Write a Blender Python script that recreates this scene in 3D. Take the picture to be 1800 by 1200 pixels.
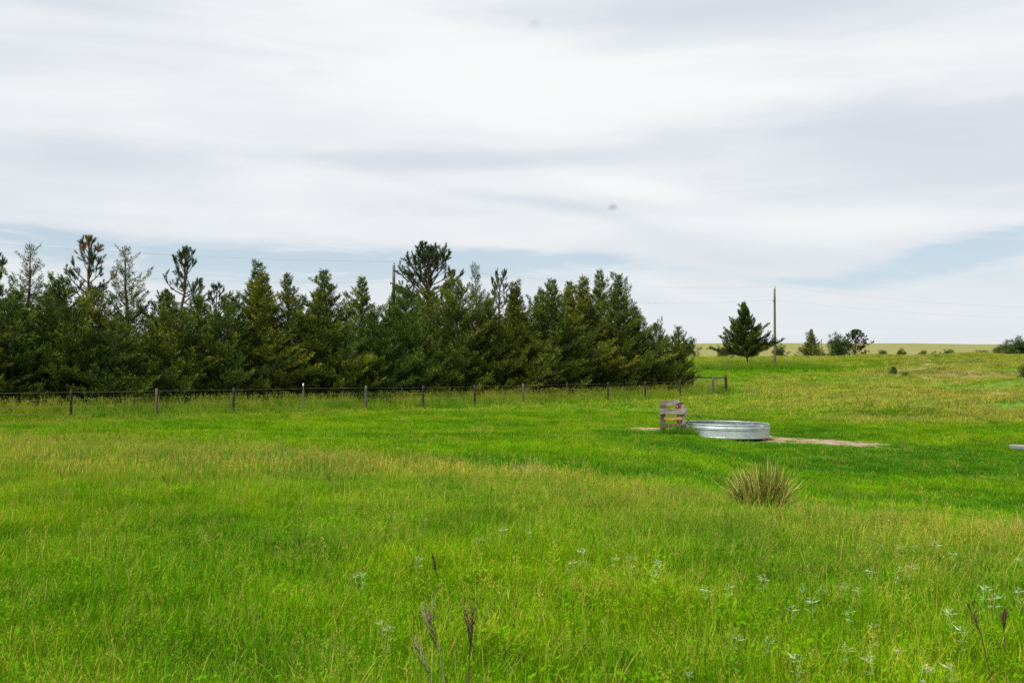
import bpy, math, random
import numpy as np

# ------------------------------------------------------------------ clean
for o in list(bpy.data.objects):
    bpy.data.objects.remove(o, do_unlink=True)
scene = bpy.context.scene
COL = scene.collection
R = math.radians
EYE = 1.65            # eye height over the ground at the photographer's feet
FPX = 1750.0          # focal length in pixels of an 1800 px wide picture (35 mm lens)
HOR = 650.0           # row of the level horizon

# ------------------------------------------------------------------ camera
cam = bpy.data.cameras.new('camera')
cam.lens = 35.0
cam.sensor_width = 36.0
cam.clip_start = 0.1
cam.clip_end = 6000
cam.dof.use_dof = True
cam.dof.focus_distance = 30.0
cam.dof.aperture_fstop = 8.0
camo = bpy.data.objects.new('camera', cam)
COL.objects.link(camo)
camo.location = (0, 0, EYE)
camo.rotation_euler = (R(90) + math.atan((HOR - 600) / FPX), 0, 0)
scene.camera = camo

# ------------------------------------------------------------------ light
SUN_EL, SUN_AZ = 56.0, 222.0      # azimuth clockwise from the viewing direction (+Y): behind, to the left
sd = np.array([math.sin(R(SUN_AZ)) * math.cos(R(SUN_EL)), math.cos(R(SUN_AZ)) * math.cos(R(SUN_EL)), math.sin(R(SUN_EL))])
sun = bpy.data.lights.new('sun', 'SUN')
sun.energy = 4.4
sun.angle = R(18)
sun.color = (1.0, 0.95, 0.86)
suno = bpy.data.objects.new('sun', sun)
COL.objects.link(suno)
suno.rotation_euler = (R(90 - SUN_EL), 0, R(180 - SUN_AZ))

scene.view_settings.view_transform = 'Standard'
scene.view_settings.look = 'None'
scene.view_settings.gamma = 1.0
scene.view_settings.exposure = 0.5
scene.view_settings.use_curve_mapping = False
scene.render.engine = 'CYCLES'
scene.cycles.max_bounces = 4
scene.cycles.diffuse_bounces = 2
scene.cycles.glossy_bounces = 2
scene.cycles.transmission_bounces = 4
scene.cycles.transparent_max_bounces = 8
scene.cycles.use_denoising = False


class NB:
    """small helper to write node trees as expressions"""
    def __init__(self, nt):
        self.nt = nt

    def node(self, t, **kw):
        n = self.nt.nodes.new(t)
        for k, v in kw.items():
            setattr(n, k, v)
        return n

    def put(self, sock, v):
        if isinstance(v, bpy.types.NodeSocket):
            self.nt.links.new(v, sock)
        elif v is not None:
            if sock.type == 'RGBA' and len(v) == 3:
                v = (*v, 1)
            sock.default_value = v

    def m(self, op, a, b=None, c=None, clamp=False):
        n = self.node('ShaderNodeMath', operation=op, use_clamp=clamp)
        for s, v in zip(n.inputs, (a, b, c)):
            self.put(s, v)
        return n.outputs[0]

    def mix(self, f, a, b, blend='MIX'):
        n = self.node('ShaderNodeMix', data_type='RGBA', blend_type=blend)
        n.clamp_factor = True
        self.put(n.inputs[0], f)
        self.put(n.inputs[6], a)
        self.put(n.inputs[7], b)
        return n.outputs[2]

    def noise(self, vec, scale=1.0, detail=4.0, rough=0.55, dist=0.0, col=False):
        n = self.node('ShaderNodeTexNoise')
        self.put(n.inputs['Vector'], vec)
        n.inputs['Scale'].default_value = scale
        n.inputs['Detail'].default_value = detail
        n.inputs['Roughness'].default_value = rough
        n.inputs['Distortion'].default_value = dist
        return n.outputs[1 if col else 0]

    def ramp(self, f, lo, hi, a=0.0, b=1.0):
        n = self.node('ShaderNodeMapRange', interpolation_type='SMOOTHSTEP')
        self.put(n.inputs[0], f)
        n.inputs[1].default_value = lo
        n.inputs[2].default_value = hi
        n.inputs[3].default_value = a
        n.inputs[4].default_value = b
        return n.outputs[0]

    def vec(self, x, y, z=0.0):
        n = self.node('ShaderNodeCombineXYZ')
        for s, v in zip(n.inputs, (x, y, z)):
            self.put(s, v)
        return n.outputs[0]

    def attr(self, name, inst=False):
        n = self.node('ShaderNodeAttribute', attribute_name=name)
        n.attribute_type = 'INSTANCER' if inst else 'GEOMETRY'
        return n


# ------------------------------------------------------------------ sky: thin grey-white cloud deck with a few blue gaps low down
world = bpy.data.worlds.new('World')
scene.world = world
world.use_nodes = True
wt = world.node_tree
wt.nodes.clear()
B = NB(wt)
tc = B.node('ShaderNodeTexCoord')
sep = B.node('ShaderNodeSeparateXYZ')
wt.links.new(tc.outputs['Generated'], sep.inputs[0])
dx, dy, dz = sep.outputs
hyp = B.m('SQRT', B.m('ADD', B.m('MULTIPLY', dx, dx), B.m('MULTIPLY', dy, dy)))
az = B.m('ARCTAN2', dx, dy)
el = B.m('DIVIDE', dz, B.m('MAXIMUM', hyp, 0.02))
elc = B.m('MINIMUM', B.m('MAXIMUM', el, 0.0), 3.0)
pr = B.m('DIVIDE', 1.0, B.m('ADD', elc, 0.16))
pv = B.vec(B.m('MULTIPLY', B.m('SINE', az), pr), B.m('MULTIPLY', B.m('COSINE', az), pr), 0.0)
n_big = B.noise(pv, 0.55, 5, 0.5, 0.6)
n_mid = B.noise(B.vec(B.m('MULTIPLY', az, 2.2), B.m('MULTIPLY', elc, 16.0), 3.3), 1.0, 6, 0.5, 1.2)
n_fin = B.noise(B.vec(B.m('MULTIPLY', az, 7.0), B.m('MULTIPLY', elc, 42.0), 7.7), 1.0, 5, 0.55, 0.8)
n_wrp = B.noise(B.vec(B.m('MULTIPLY', az, 3.5), B.m('MULTIPLY', elc, 12.0), 1.7), 1.0, 4, 0.5)
wrp = B.m('SUBTRACT', n_wrp, 0.5)


def blob(px, py, rx, ry, amp, tilt=0.0, w=0.05):
    """soft bump of the cloud deck around one direction (given by picture position)"""
    a0, e0 = math.atan((px - 900) / FPX), (HOR - py) / FPX
    da = B.m('DIVIDE', B.m('SUBTRACT', az, a0), rx / FPX)
    ew = B.m('ADD', el, B.m('MULTIPLY', wrp, w))
    de = B.m('DIVIDE', B.m('ADD', B.m('SUBTRACT', ew, e0), B.m('MULTIPLY', B.m('SUBTRACT', az, a0), tilt)), ry / FPX)
    q = B.m('ADD', B.m('MULTIPLY', da, da), B.m('MULTIPLY', de, de))
    return B.m('MULTIPLY', B.m('EXPONENT', B.m('MULTIPLY', q, -1.0)), amp)


cl = B.m('ADD', B.m('MULTIPLY', B.m('SUBTRACT', n_big, 0.5), 1.1), B.m('MULTIPLY', B.m('SUBTRACT', n_mid, 0.5), 0.9))
cl = B.m('ADD', cl, B.m('MULTIPLY', B.m('SUBTRACT', n_fin, 0.5), 0.35))
cl = B.m('ADD', cl, 0.62)
for args in ((700, 60, 420, 90, 0.30, 0.25), (1230, 155, 420, 55, 0.35, 0.05), (300, 200, 500, 60, 0.12),
             (1650, 270, 330, 95, -0.42, 0.1), (1350, 15, 500, 40, -0.40), (60, 40, 150, 30, -0.15),
             (780, 278, 330, 20, -0.34, 0.0, 0.02), (120, 305, 220, 25, -0.30), (1120, 325, 170, 24, 0.34, 0.25),
             (900, 345, 330, 14, -0.18, 0.2), (1100, 395, 220, 18, -0.22, 0.3), (1500, 420, 420, 22, 0.34, 0.06),
             (700, 405, 500, 22, 0.16), (1050, 475, 300, 18, 0.22, 0.28)):
    cl = B.m('ADD', cl, blob(*args))
cl = B.ramp(cl, 0.05, 1.1)
cloud = B.mix(cl, (0.665, 0.72, 0.795), (0.93, 0.94, 0.945))
low = B.ramp(el, 0.02, 0.24, 1.0, 0.0)
cloud = B.mix(B.m('MULTIPLY', low, 0.55), cloud, (0.75, 0.79, 0.83))
gap = blob(660, 460, 430, 30, 1.05, 0.02, 0.03)
for args in ((130, 455, 230, 34, 0.75, 0.1, 0.03), (1010, 455, 180, 14, 0.55, 0.05, 0.02), (1720, 462, 170, 24, 1.0, -0.16, 0.03), (560, 505, 500, 30, 0.35),
             (1650, 500, 260, 30, 0.4), (1400, 500, 110, 10, 0.35, 0.1, 0.01), (130, 310, 110, 12, 0.25), (1760, 330, 160, 60, 0.2)):
    gap = B.m('ADD', gap, blob(*args))
n_gap = B.noise(B.vec(B.m('MULTIPLY', az, 9.0), B.m('MULTIPLY', elc, 55.0), 5.1), 1.0, 5, 0.55, 0.6)
gap = B.m('MULTIPLY', gap, B.ramp(n_gap, 0.3, 0.62, 0.5, 1.15))
gap = B.ramp(gap, 0.12, 0.85)
sky = B.node('ShaderNodeTexSky', sky_type='NISHITA')
sky.sun_disc = False
sky.sun_elevation = R(SUN_EL)
sky.sun_rotation = R(SUN_AZ)
sky.altitude = 1100
sky.air_density = 1.0
sky.dust_density = 1.5
skyc = B.mix(1.0, sky.outputs[0], (0.105, 0.105, 0.105), 'MULTIPLY')
skyc = B.mix(0.45, skyc, (0.66, 0.80, 0.88))
final = B.mix(B.m('MULTIPLY', gap, 0.8, clamp=True), cloud, skyc)
bg = B.node('ShaderNodeBackground')
wt.links.new(final, bg.inputs[0])
bg.inputs[1].default_value = 0.71
wo = B.node('ShaderNodeOutputWorld')
wt.links.new(bg.outputs[0], wo.inputs[0])


# ------------------------------------------------------------------ numpy helpers
def hsh(ix, iy, s):
    v = np.sin(ix * 127.1 + iy * 311.7 + s * 74.7) * 43758.5453
    return v - np.floor(v)


def vnoise(x, y, s=0.0):
    x = np.asarray(x, float)
    y = np.asarray(y, float)
    ix, iy = np.floor(x), np.floor(y)
    fx, fy = x - ix, y - iy
    fx, fy = fx * fx * (3 - 2 * fx), fy * fy * (3 - 2 * fy)
    a, b = hsh(ix, iy, s), hsh(ix + 1, iy, s)
    c, d = hsh(ix, iy + 1, s), hsh(ix + 1, iy + 1, s)
    return (a * (1 - fx) + b * fx) * (1 - fy) + (c * (1 - fx) + d * fx) * fy


def fbm(x, y, s=0.0, o=3):
    t, a, n = 0, 1.0, 0
    for k in range(o):
        t = t + a * vnoise(x * 2 ** k, y * 2 ** k, s + k * 3.1)
        n += a
        a *= 0.5
    return t / n


def sstep(a, b, x):
    t = np.clip((x - a) / (b - a), 0, 1)
    return t * t * (3 - 2 * t)


# ------------------------------------------------------------------ lie of the land (heights below / above the eye)
DK = np.array([0, 5, 8, 10, 12, 14, 18, 25, 34, 42, 50, 58, 66, 80, 95, 110, 130, 150, 175, 220, 300, 500, 800, 1200, 2600.])
FAR = [0.9, 2.6, 11.4, 22.0, 17.0, -20]
UK = np.array([-0.6, -0.25, 0.0, 0.16, 0.25, 0.38, 0.55])
ZT = np.array([
    [-1.65, -1.63, -1.66, -1.68, -1.70, -1.73, -1.80, -1.90, -2.00, -2.05, -2.08, -2.06, -2.0, -1.8, -1.3, -0.8, 0.2, 0.8, 1.0] + FAR,
    [-1.65, -1.63, -1.66, -1.67, -1.69, -1.72, -1.80, -1.94, -2.02, -2.03, -2.00, -1.97, -1.9, -1.6, -1.1, -0.6, 0.4, 1.2, 1.3] + FAR,
    [-1.65, -1.63, -1.65, -1.66, -1.68, -1.70, -1.84, -2.08, -2.15, -2.12, -2.06, -2.0, -1.92, -1.5, -0.8, -0.1, 0.9, 1.75, 1.6] + FAR,
    [-1.65, -1.63, -1.65, -1.66, -1.69, -1.77, -1.98, -2.17, -2.22, -2.14, -2.05, -2.0, -1.89, -1.25, -0.4, 0.3, 1.1, 1.85, 1.7] + FAR,
    [-1.65, -1.63, -1.65, -1.66, -1.69, -1.90, -2.24, -2.50, -2.45, -2.27, -2.10, -1.98, -1.85, -1.1, -0.35, 0.3, 1.15, 1.88, 1.7] + FAR,
    [-1.65, -1.63, -1.65, -1.68, -1.82, -2.06, -2.42, -2.66, -2.50, -2.26, -1.97, -1.75, -1.3, -0.75, -0.2, 0.45, 1.25, 1.92, 1.7] + FAR,
    [-1.65, -1.63, -1.65, -1.72, -1.97, -2.24, -2.62, -2.86, -2.56, -2.24, -1.75, -1.62, -1.0, -0.65, 0.0, 0.6, 1.4, 1.95, 1.7] + FAR])
_fd = np.concatenate([np.arange(0, 400, 0.5), np.arange(400, 2601, 5.0)])
_rows = []
for r_ in ZT:
    z_ = np.interp(_fd, DK, r_)
    z2 = z_.copy()
    for _ in range(2):       # round the corners of the profile, more with distance
        for i0, i1, w_ in ((0, 180, 5), (180, 1400, 31)):
            k_ = np.ones(w_) / w_
            pad = np.pad(z2, w_ // 2, mode='edge')
            sm = np.convolve(pad, k_, 'valid')
            z2[i0:i1] = sm[i0:i1]
    _rows.append(z2)
ZR = np.array(_rows)


def ground(x, y):
    x = np.atleast_1d(np.asarray(x, float))
    y = np.atleast_1d(np.asarray(y, float))
    d = np.clip(y, 0, 2600)
    u = np.clip(x / np.maximum(y, 3.0), UK[0], UK[-1])
    k = np.clip(np.searchsorted(UK, u) - 1, 0, len(UK) - 2)
    f = (u - UK[k]) / (UK[k + 1] - UK[k])
    f = f * f * (3 - 2 * f)
    z = np.zeros_like(u)
    for j in range(len(UK) - 1):
        mk = k == j
        if mk.any():
            a = np.interp(d[mk], _fd, ZR[j])
            b = np.interp(d[mk], _fd, ZR[j + 1])
            z[mk] = a * (1 - f[mk]) + b * f[mk]
    z = z + EYE
    z = z + (fbm(x / 2.2, y / 2.2, 5) - 0.5) * 0.07 * sstep(4, 16, y)
    rough = sstep(0.24, 0.42, u) * sstep(40, 50, y) * (1 - sstep(150, 200, y)) + 0.25 * sstep(75, 100, y) * (1 - sstep(200, 300, y))
    z = z + (fbm(x / 12.0, y / 4.5, 11) - 0.5) * 1.7 * rough
    z = z + (fbm(x / 120.0, y / 120.0, 2) - 0.5) * 3.5 * sstep(260, 600, y)
    return z


def g1(x, y):
    return float(ground(x, y)[0])


def at(px, d):
    """ground point at distance d seen in picture column px"""
    x = (px - 900) / FPX * d
    return x, d, g1(x, d)


def dirt_mask(x, y):
    """>0 inside the trodden bare earth round the tank"""
    ax, ay, bx, by = 4.6, 36.7, 11.7, 33.4
    L2 = (bx - ax) ** 2 + (by - ay) ** 2
    t = ((x - ax) * (bx - ax) + (y - ay) * (by - ay)) / L2
    tc_ = np.clip(t, 0, 1)
    dd = np.hypot(x - (ax + tc_ * (bx - ax)), y - (ay + tc_ * (by - ay)))
    w = 0.66 + 1.25 * np.exp(-((tc_ - 0.43) / 0.2) ** 2) + 0.25 * sstep(0.5, 0.7, tc_)
    side = ((x - ax) * (by - ay) - (y - ay) * (bx - ax))      # >0 on the near side
    w = w * np.where(side > 0, 0.85, 1.15)
    return w - dd + (fbm(x * 0.9, y * 0.9, 3) - 0.5) * 1.8 + (fbm(x * 3.5, y * 3.5, 8) - 0.5) * 0.9


LUSH_SHADE_SPOTS = [(9.2, 25.5, 3.2, 2.2, 0.9), (8.6, 18.5, 3.0, 1.6, 0.8), (10.5, 20.5, 2.2, 1.3, 0.6), (3.6, 20.0, 1.4, 0.9, 0.8), (-0.9, 21.0, 1.5, 0.9, 0.7), (0.6, 23.5, 1.8, 0.8, 0.5),
              (13.0, 28.5, 3.0, 1.8, 0.7), (-6.5, 30.0, 2.4, 0.8, 0.5), (-9.5, 33.0, 1.6, 0.6, 0.5), (14.5, 44.0, 6.0, 1.0, 0.6), (22.0, 50.5, 9.0, 1.4, 0.8), (27.0, 62.5, 10.0, 1.6, 0.7)]  # darker grass patches, with the shading of the banks painted into them


def zones(x, y):
    """straw share and lushness of the sward at a place, painted bank shading included"""
    u = x / np.maximum(y, 2.0)
    dc = np.interp(u, [-0.55, -0.25, 0.0, 0.23, 0.5], [24.5, 21.5, 16.8, 12.6, 10.6])
    n1 = fbm(x / 3.2, y / 2.6, 21)
    n2 = fbm(x / 9.0, y / 6.0, 31)
    n3 = fbm(x / 1.3, y / 1.3, 41)
    wid = np.interp(u, [-0.5, 0, 0.5], [9.0, 5.0, 2.6])
    before = y - dc
    tan = np.where(before < 0, np.exp(-(before / wid) ** 2), np.exp(-(before / np.interp(u, [-0.4, 0.1], [4.0, 0.9])) ** 2)) * 0.62
    tan = tan * (0.45 + 0.9 * n1) + 0.10 * n2 + 0.12 * (n3 > 0.62) * (y < dc)
    swale = sstep(0, 2.0, before) * (1 - sstep(34, 42, y))
    n4 = fbm(x / 4.5, y / 1.8, 51)
    lush = swale * np.clip((n2 - 0.30) * 1.8 + (n4 - 0.5) * 2.4, 0, 1) * sstep(-0.35, 0.1, u) + 0.35 * sstep(0.5, 0.7, n1) * (y < 60)
    for cx_, cy_, rx_, ry_, am in LUSH_SHADE_SPOTS:
        lush = lush + am * np.exp(-((x - cx_) / rx_) ** 2 - ((y - cy_) / ry_) ** 2) * (0.5 + n1)
    fl = 40 + (x + 17.71) * (2.34 / 2.62)          # fence line
    tan = tan + 0.32 * np.exp(-((y - fl + 2.5) / 2.2) ** 2) * (0.3 + n1)
    tan = tan + 0.30 * sstep(38, 46, y) * (1 - sstep(80, 100, y)) * n1 * sstep(0.1, 0.2, u)
    tan = tan + 1.0 * sstep(0.22, 0.40, u) * sstep(40, 47, y) * (1 - sstep(160, 190, y)) * np.clip((n2 - 0.30) * 2.6 + (n1 - 0.5), 0, 1)
    tan = tan + 0.50 * sstep(112, 138, y) * (0.5 + n1 * 0.8)
    lush = lush + 0.75 * np.exp(-(((x - 26.5) / 8) ** 2 + ((y - 106) / 7) ** 2))
    tan = tan * (1 - 0.9 * np.exp(-(((x - 26) / 9) ** 2 + ((y - 105) / 8) ** 2)))
    tan = np.where(y > 200, 0.72 + 0.2 * (fbm(x / 90, y / 200, 7) - 0.5), tan)
    return np.clip(tan, 0, 1), np.clip(lush, 0, 1)


def new_mesh(name, V, F, mat, attrs=None, smooth=True):
    """V (n,3), F (m,k) with k = 3 or 4"""
    V = np.ascontiguousarray(V, np.float32)
    F = np.ascontiguousarray(F, np.int32)
    me = bpy.data.meshes.new(name)
    me.vertices.add(len(V))
    me.vertices.foreach_set('co', V.ravel())
    m, k = F.shape
    me.loops.add(m * k)
    me.loops.foreach_set('vertex_index', F.ravel())
    me.polygons.add(m)
    me.polygons.foreach_set('loop_start', np.arange(m, dtype=np.int32) * k)
    me.polygons.foreach_set('loop_total', np.full(m, k, np.int32))
    me.polygons.foreach_set('use_smooth', np.full(m, smooth))
    for nm, v in (attrs or {}).items():
        a = me.attributes.new(nm, 'FLOAT', 'POINT')
        a.data.foreach_set('value', np.ascontiguousarray(v, np.float32))
    me.update()
    me.validate()
    if mat:
        me.materials.append(mat)
    return me


def obj(name, me, parent=None, loc=None):
    o = bpy.data.objects.new(name, me)
    COL.objects.link(o)
    if parent:
        o.parent = parent
    if loc is not None:
        o.location = loc
    return o


def thing(name, label, cat, loc=(0, 0, 0), rz=0.0, group=None):
    o = bpy.data.objects.new(name, None)
    o.empty_display_size = 0.2
    COL.objects.link(o)
    o.location = loc
    o.rotation_euler = (0, 0, rz)
    return tag(o, label, cat, group)


def tag(o, label=None, cat=None, group=None, kind=None):
    for k, v in (('label', label), ('category', cat), ('group', group), ('kind', kind)):
        if v:
            o[k] = v
    return o


def unit(v):
    return v / np.maximum(np.linalg.norm(v, axis=-1, keepdims=True), 1e-9)


class MB:
    """collects triangles and quads (as triangles) with one float per vertex"""
    def __init__(self):
        self.V, self.F, self.H, self.n = [], [], [], 0

    def add(self, V, F, h=0.5):
        V = np.asarray(V, float)
        F = np.asarray(F, int)
        if F.shape[1] == 4:
            F = np.concatenate([F[:, [0, 1, 2]], F[:, [0, 2, 3]]])
        self.V.append(V)
        self.F.append(F + self.n)
        self.H.append(np.full(len(V), h, float) if np.isscalar(h) else np.asarray(h, float))
        self.n += len(V)

    def tube(self, P, rad, sides=6, h=0.5, caps=True):
        P = np.asarray(P, float)
        rad = np.broadcast_to(np.asarray(rad, float), (len(P),))
        T = np.gradient(P, axis=0)
        T = unit(T)
        ref = np.array([0, 0, 1.0]) if abs(T[:, 2]).mean() < 0.9 else np.array([1.0, 0, 0])
        A = unit(np.cross(T, ref))
        Bv = np.cross(T, A)
        an = np.arange(sides) / sides * 2 * np.pi
        V = P[:, None] + rad[:, None, None] * (np.cos(an)[None, :, None] * A[:, None] + np.sin(an)[None, :, None] * Bv[:, None])
        n = len(P)
        i = np.arange(n - 1)[:, None] * sides
        j = np.arange(sides)[None]
        F = np.stack([i + j, i + (j + 1) % sides, i + sides + (j + 1) % sides, i + sides + j], -1).reshape(-1, 4)
        V = V.reshape(-1, 3)
        F3 = np.concatenate([F[:, [0, 1, 2]], F[:, [0, 2, 3]]])
        if caps:
            V = np.concatenate([V, P[[0]], P[[-1]]])
            c0, c1 = len(V) - 2, len(V) - 1
            jj = np.arange(sides)
            F3 = np.concatenate([F3, np.stack([np.full(sides, c0), (jj + 1) % sides, jj], -1),
                                 np.stack([np.full(sides, c1), (n - 1) * sides + jj, (n - 1) * sides + (jj + 1) % sides], -1)])
        self.add(V, F3, h)

    def box(self, c, s, M=None, h=0.5, bev=0.0):
        """bevelled box: centre c, full size s, optional 3x3 rotation"""
        s = np.asarray(s, float) / 2
        b = min(bev, s.min() * 0.6)
        V = []
        for sx in (-1, 1):
            for sy in (-1, 1):
                for sz in (-1, 1):
                    sg = np.array([sx, sy, sz])
                    for ax in range(3):
                        k = s - b
                        k = k.copy()
                        k[ax] = s[ax]
                        V.append(sg * k)
        V = np.array(V)
        ids = {}
        q = 0
        for sx in (-1, 1):
            for sy in (-1, 1):
                for sz in (-1, 1):
                    for ax in range(3):
                        ids[(sx, sy, sz, ax)] = q
                        q += 1
        F = []

        def quad(a, b_, c_, d):
            n = np.cross(V[b_] - V[a], V[c_] - V[a])
            if np.dot(n, V[a] + V[b_] + V[c_] + V[d]) < 0:
                a, b_, c_, d = d, c_, b_, a
            F.append((a, b_, c_)); F.append((a, c_, d))
        for ax in range(3):
            o1, o2 = [k for k in range(3) if k != ax]
            for sg in (-1, 1):
                f = []
                for p, r in ((-1, -1), (1, -1), (1, 1), (-1, 1)):
                    t = [0, 0, 0]
                    t[ax], t[o1], t[o2] = sg, p, r
                    f.append(ids[(*t, ax)])
                quad(*f)
            for p in (-1, 1):
                for r in (-1, 1):
                    t0 = [0, 0, 0]; t1 = [0, 0, 0]
                    t0[ax], t1[ax] = -1, 1
                    for t in (t0, t1):
                        t[o1], t[o2] = p, r
                    quad(ids[(*t0, o1)], ids[(*t1, o1)], ids[(*t1, o2)], ids[(*t0, o2)])
        for sx in (-1, 1):
            for sy in (-1, 1):
                for sz in (-1, 1):
                    a, b_, c_ = (ids[(sx, sy, sz, k)] for k in range(3))
                    if sx * sy * sz < 0:
                        a, b_ = b_, a
                    F.append((a, b_, c_))
        if M is not None:
            V = V @ np.asarray(M).T
        self.add(V + np.asarray(c, float), np.array(F), h)

    def mesh(self, name, mat, smooth=True, attr='hue'):
        return new_mesh(name, np.concatenate(self.V), np.concatenate(self.F), mat, {attr: np.concatenate(self.H)}, smooth)


def rot(ax, ay, az_):
    cx, sx, cy, sy, cz, sz = math.cos(ax), math.sin(ax), math.cos(ay), math.sin(ay), math.cos(az_), math.sin(az_)
    return np.array([[cz, -sz, 0], [sz, cz, 0], [0, 0, 1]]) @ np.array([[cy, 0, sy], [0, 1, 0], [-sy, 0, cy]]) @ np.array([[1, 0, 0], [0, cx, -sx], [0, sx, cx]])


# ------------------------------------------------------------------ materials
def mat_new(name):
    m = bpy.data.materials.new(name)
    m.use_nodes = True
    m.node_tree.nodes.clear()
    return m, NB(m.node_tree)


def finish(b, col, rough=0.8, spec=0.2, metal=0.0, transl=0.0, tcol=None, bump=None, bstr=0.3, bdist=0.02):
    p = b.node('ShaderNodeBsdfPrincipled')
    b.put(p.inputs['Base Color'], col)
    b.put(p.inputs['Roughness'], rough)
    b.put(p.inputs['Metallic'], metal)
    b.put(p.inputs['Specular IOR Level'], spec)
    if bump is not None:
        bp = b.node('ShaderNodeBump')
        bp.inputs['Strength'].default_value = bstr
        bp.inputs['Distance'].default_value = bdist
        b.put(bp.inputs['Height'], bump)
        b.put(p.inputs['Normal'], bp.outputs[0])
    out = b.node('ShaderNodeOutputMaterial')
    if transl > 0:
        t = b.node('ShaderNodeBsdfTranslucent')
        b.put(t.inputs[0], tcol if tcol is not None else col)
        mx = b.node('ShaderNodeMixShader')
        mx.inputs[0].default_value = transl
        b.nt.links.new(p.outputs[0], mx.inputs[1])
        b.nt.links.new(t.outputs[0], mx.inputs[2])
        b.nt.links.new(mx.outputs[0], out.inputs[0])
    else:
        b.nt.links.new(p.outputs[0], out.inputs[0])


GREEN = (0.122, 0.290, 0.004)
YELLOW = (0.228, 0.330, 0.007)
LUSH = (0.045, 0.180, 0.008)
STRAW = (0.44, 0.40, 0.085)
BROWN = (0.25, 0.24, 0.045)


def sward_colour(b, hue, tan, lush, strawness):
    c = b.mix(b.ramp(hue, 0.45, 1.0), GREEN, YELLOW)
    c = b.mix(b.m('MULTIPLY', lush, 0.85, clamp=True), c, LUSH)
    dead = b.mix(hue, BROWN, STRAW)
    # a share of the blades is dry, larger where the sward is straw coloured
    thr = b.m('SUBTRACT', 1.0, b.m('MULTIPLY', tan, 0.8))
    dry = b.ramp(b.m('SUBTRACT', hue, thr), -0.12, 0.10)
    dry = b.m('MAXIMUM', dry, strawness)
    return b.mix(dry, c, dead)


def make_grass_mat():
    m, b = mat_new('grass_blades')
    hue = b.attr('hue').outputs['Fac']
    st = b.attr('straw').outputs['Fac']
    tan = b.attr('tan', True).outputs['Fac']
    lush = b.attr('lush', True).outputs['Fac']
    c = sward_colour(b, hue, tan, lush, st)
    g = b.node('ShaderNodeNewGeometry')
    n = b.noise(g.outputs['Position'], 0.8, 4, 0.65)
    c = b.mix(1.0, c, b.mix(b.ramp(n, 0.28, 0.72), (0.62, 0.72, 0.7), (1.28, 1.16, 1.0)), 'MULTIPLY')
    n2 = b.noise(g.outputs['Position'], 0.22, 3, 0.6)
    c = b.mix(1.0, c, b.mix(b.ramp(n2, 0.35, 0.65), (0.84, 0.95, 0.9), (1.12, 1.03, 1.0)), 'MULTIPLY')
    finish(b, c, 0.85, 0.0, transl=0.32)
    return m


def make_ground_mat():
    m, b = mat_new('pasture_soil_and_thatch')
    tan = b.attr('tan').outputs['Fac']
    lush = b.attr('lush').outputs['Fac']
    g = b.node('ShaderNodeNewGeometry')
    pos = g.outputs['Position']
    n1 = b.noise(pos, 2.5, 5, 0.65)
    n2 = b.noise(pos, 0.05, 5, 0.6)
    n3 = b.noise(pos, 14.0, 3, 0.6)
    green = b.mix(b.ramp(n1, 0.3, 0.7), (0.060, 0.115, 0.008), (0.110, 0.185, 0.012))
    green = b.mix(lush, green, (0.045, 0.14, 0.012))
    straw = b.mix(b.ramp(n1, 0.35, 0.65), (0.17, 0.15, 0.060), (0.27, 0.235, 0.105))
    c = b.mix(b.m('MULTIPLY', tan, b.ramp(n2, 0.3, 0.6, 0.75, 1.05), clamp=True), green, straw)
    c = b.mix(b.ramp(n3, 0.5, 0.75, 0.0, 0.3), c, (0.07, 0.06, 0.03))
    finish(b, c, 0.95, 0.05, bump=n1, bstr=0.6, bdist=0.08)
    return m


def make_dirt_mat():
    m, b = mat_new('trodden_sandy_earth')
    g = b.node('ShaderNodeNewGeometry')
    pos = g.outputs['Position']
    n1 = b.noise(pos, 3.0, 6, 0.7)
    n2 = b.noise(pos, 22.0, 4, 0.6)
    c = b.mix(b.ramp(n1, 0.3, 0.7), (0.18, 0.125, 0.075), (0.34, 0.265, 0.175))
    c = b.mix(b.ramp(n2, 0.52, 0.7, 0, 0.6), c, (0.12, 0.085, 0.055))
    finish(b, c, 0.95, 0.05, bump=b.m('ADD', n1, b.m('MULTIPLY', n2, 0.5)), bstr=0.9, bdist=0.06)
    return m


def make_leaf_mat(name, dark, mid, tip, transl=0.25):
    m, b = mat_new(name)
    hue = b.attr('hue').outputs['Fac']
    oi = b.node('ShaderNodeObjectInfo')
    rnd = oi.outputs['Random']
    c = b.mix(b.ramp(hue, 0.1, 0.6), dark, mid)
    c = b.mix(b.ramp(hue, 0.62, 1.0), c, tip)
    c = b.mix(1.0, c, b.mix(rnd, (0.82, 0.98, 0.95), (1.22, 1.08, 0.72)), 'MULTIPLY')
    dead = b.m('GREATER_THAN', hue, 1.5)
    c = b.mix(dead, c, (0.34, 0.135, 0.035))
    finish(b, c, 0.6, 0.2, transl=transl)
    return m


def make_bark(name, a, c2, scale=9.0):
    m, b = mat_new(name)
    t = b.node('ShaderNodeTexCoord')
    mp = b.node('ShaderNodeMapping')
    mp.inputs['Scale'].default_value = (scale, scale, scale * 0.18)
    b.nt.links.new(t.outputs['Object'], mp.inputs[0])
    n = b.noise(mp.outputs[0], 1.6, 6, 0.65)
    n2 = b.noise(t.outputs['Object'], 1.7, 3)
    c = b.mix(b.ramp(n, 0.32, 0.68), a, c2)
    c = b.mix(1.0, c, b.mix(n2, (0.75, 0.75, 0.78), (1.2, 1.18, 1.12)), 'MULTIPLY')
    finish(b, c, 0.9, 0.1, bump=n, bstr=0.8, bdist=0.015)
    return m


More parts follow.
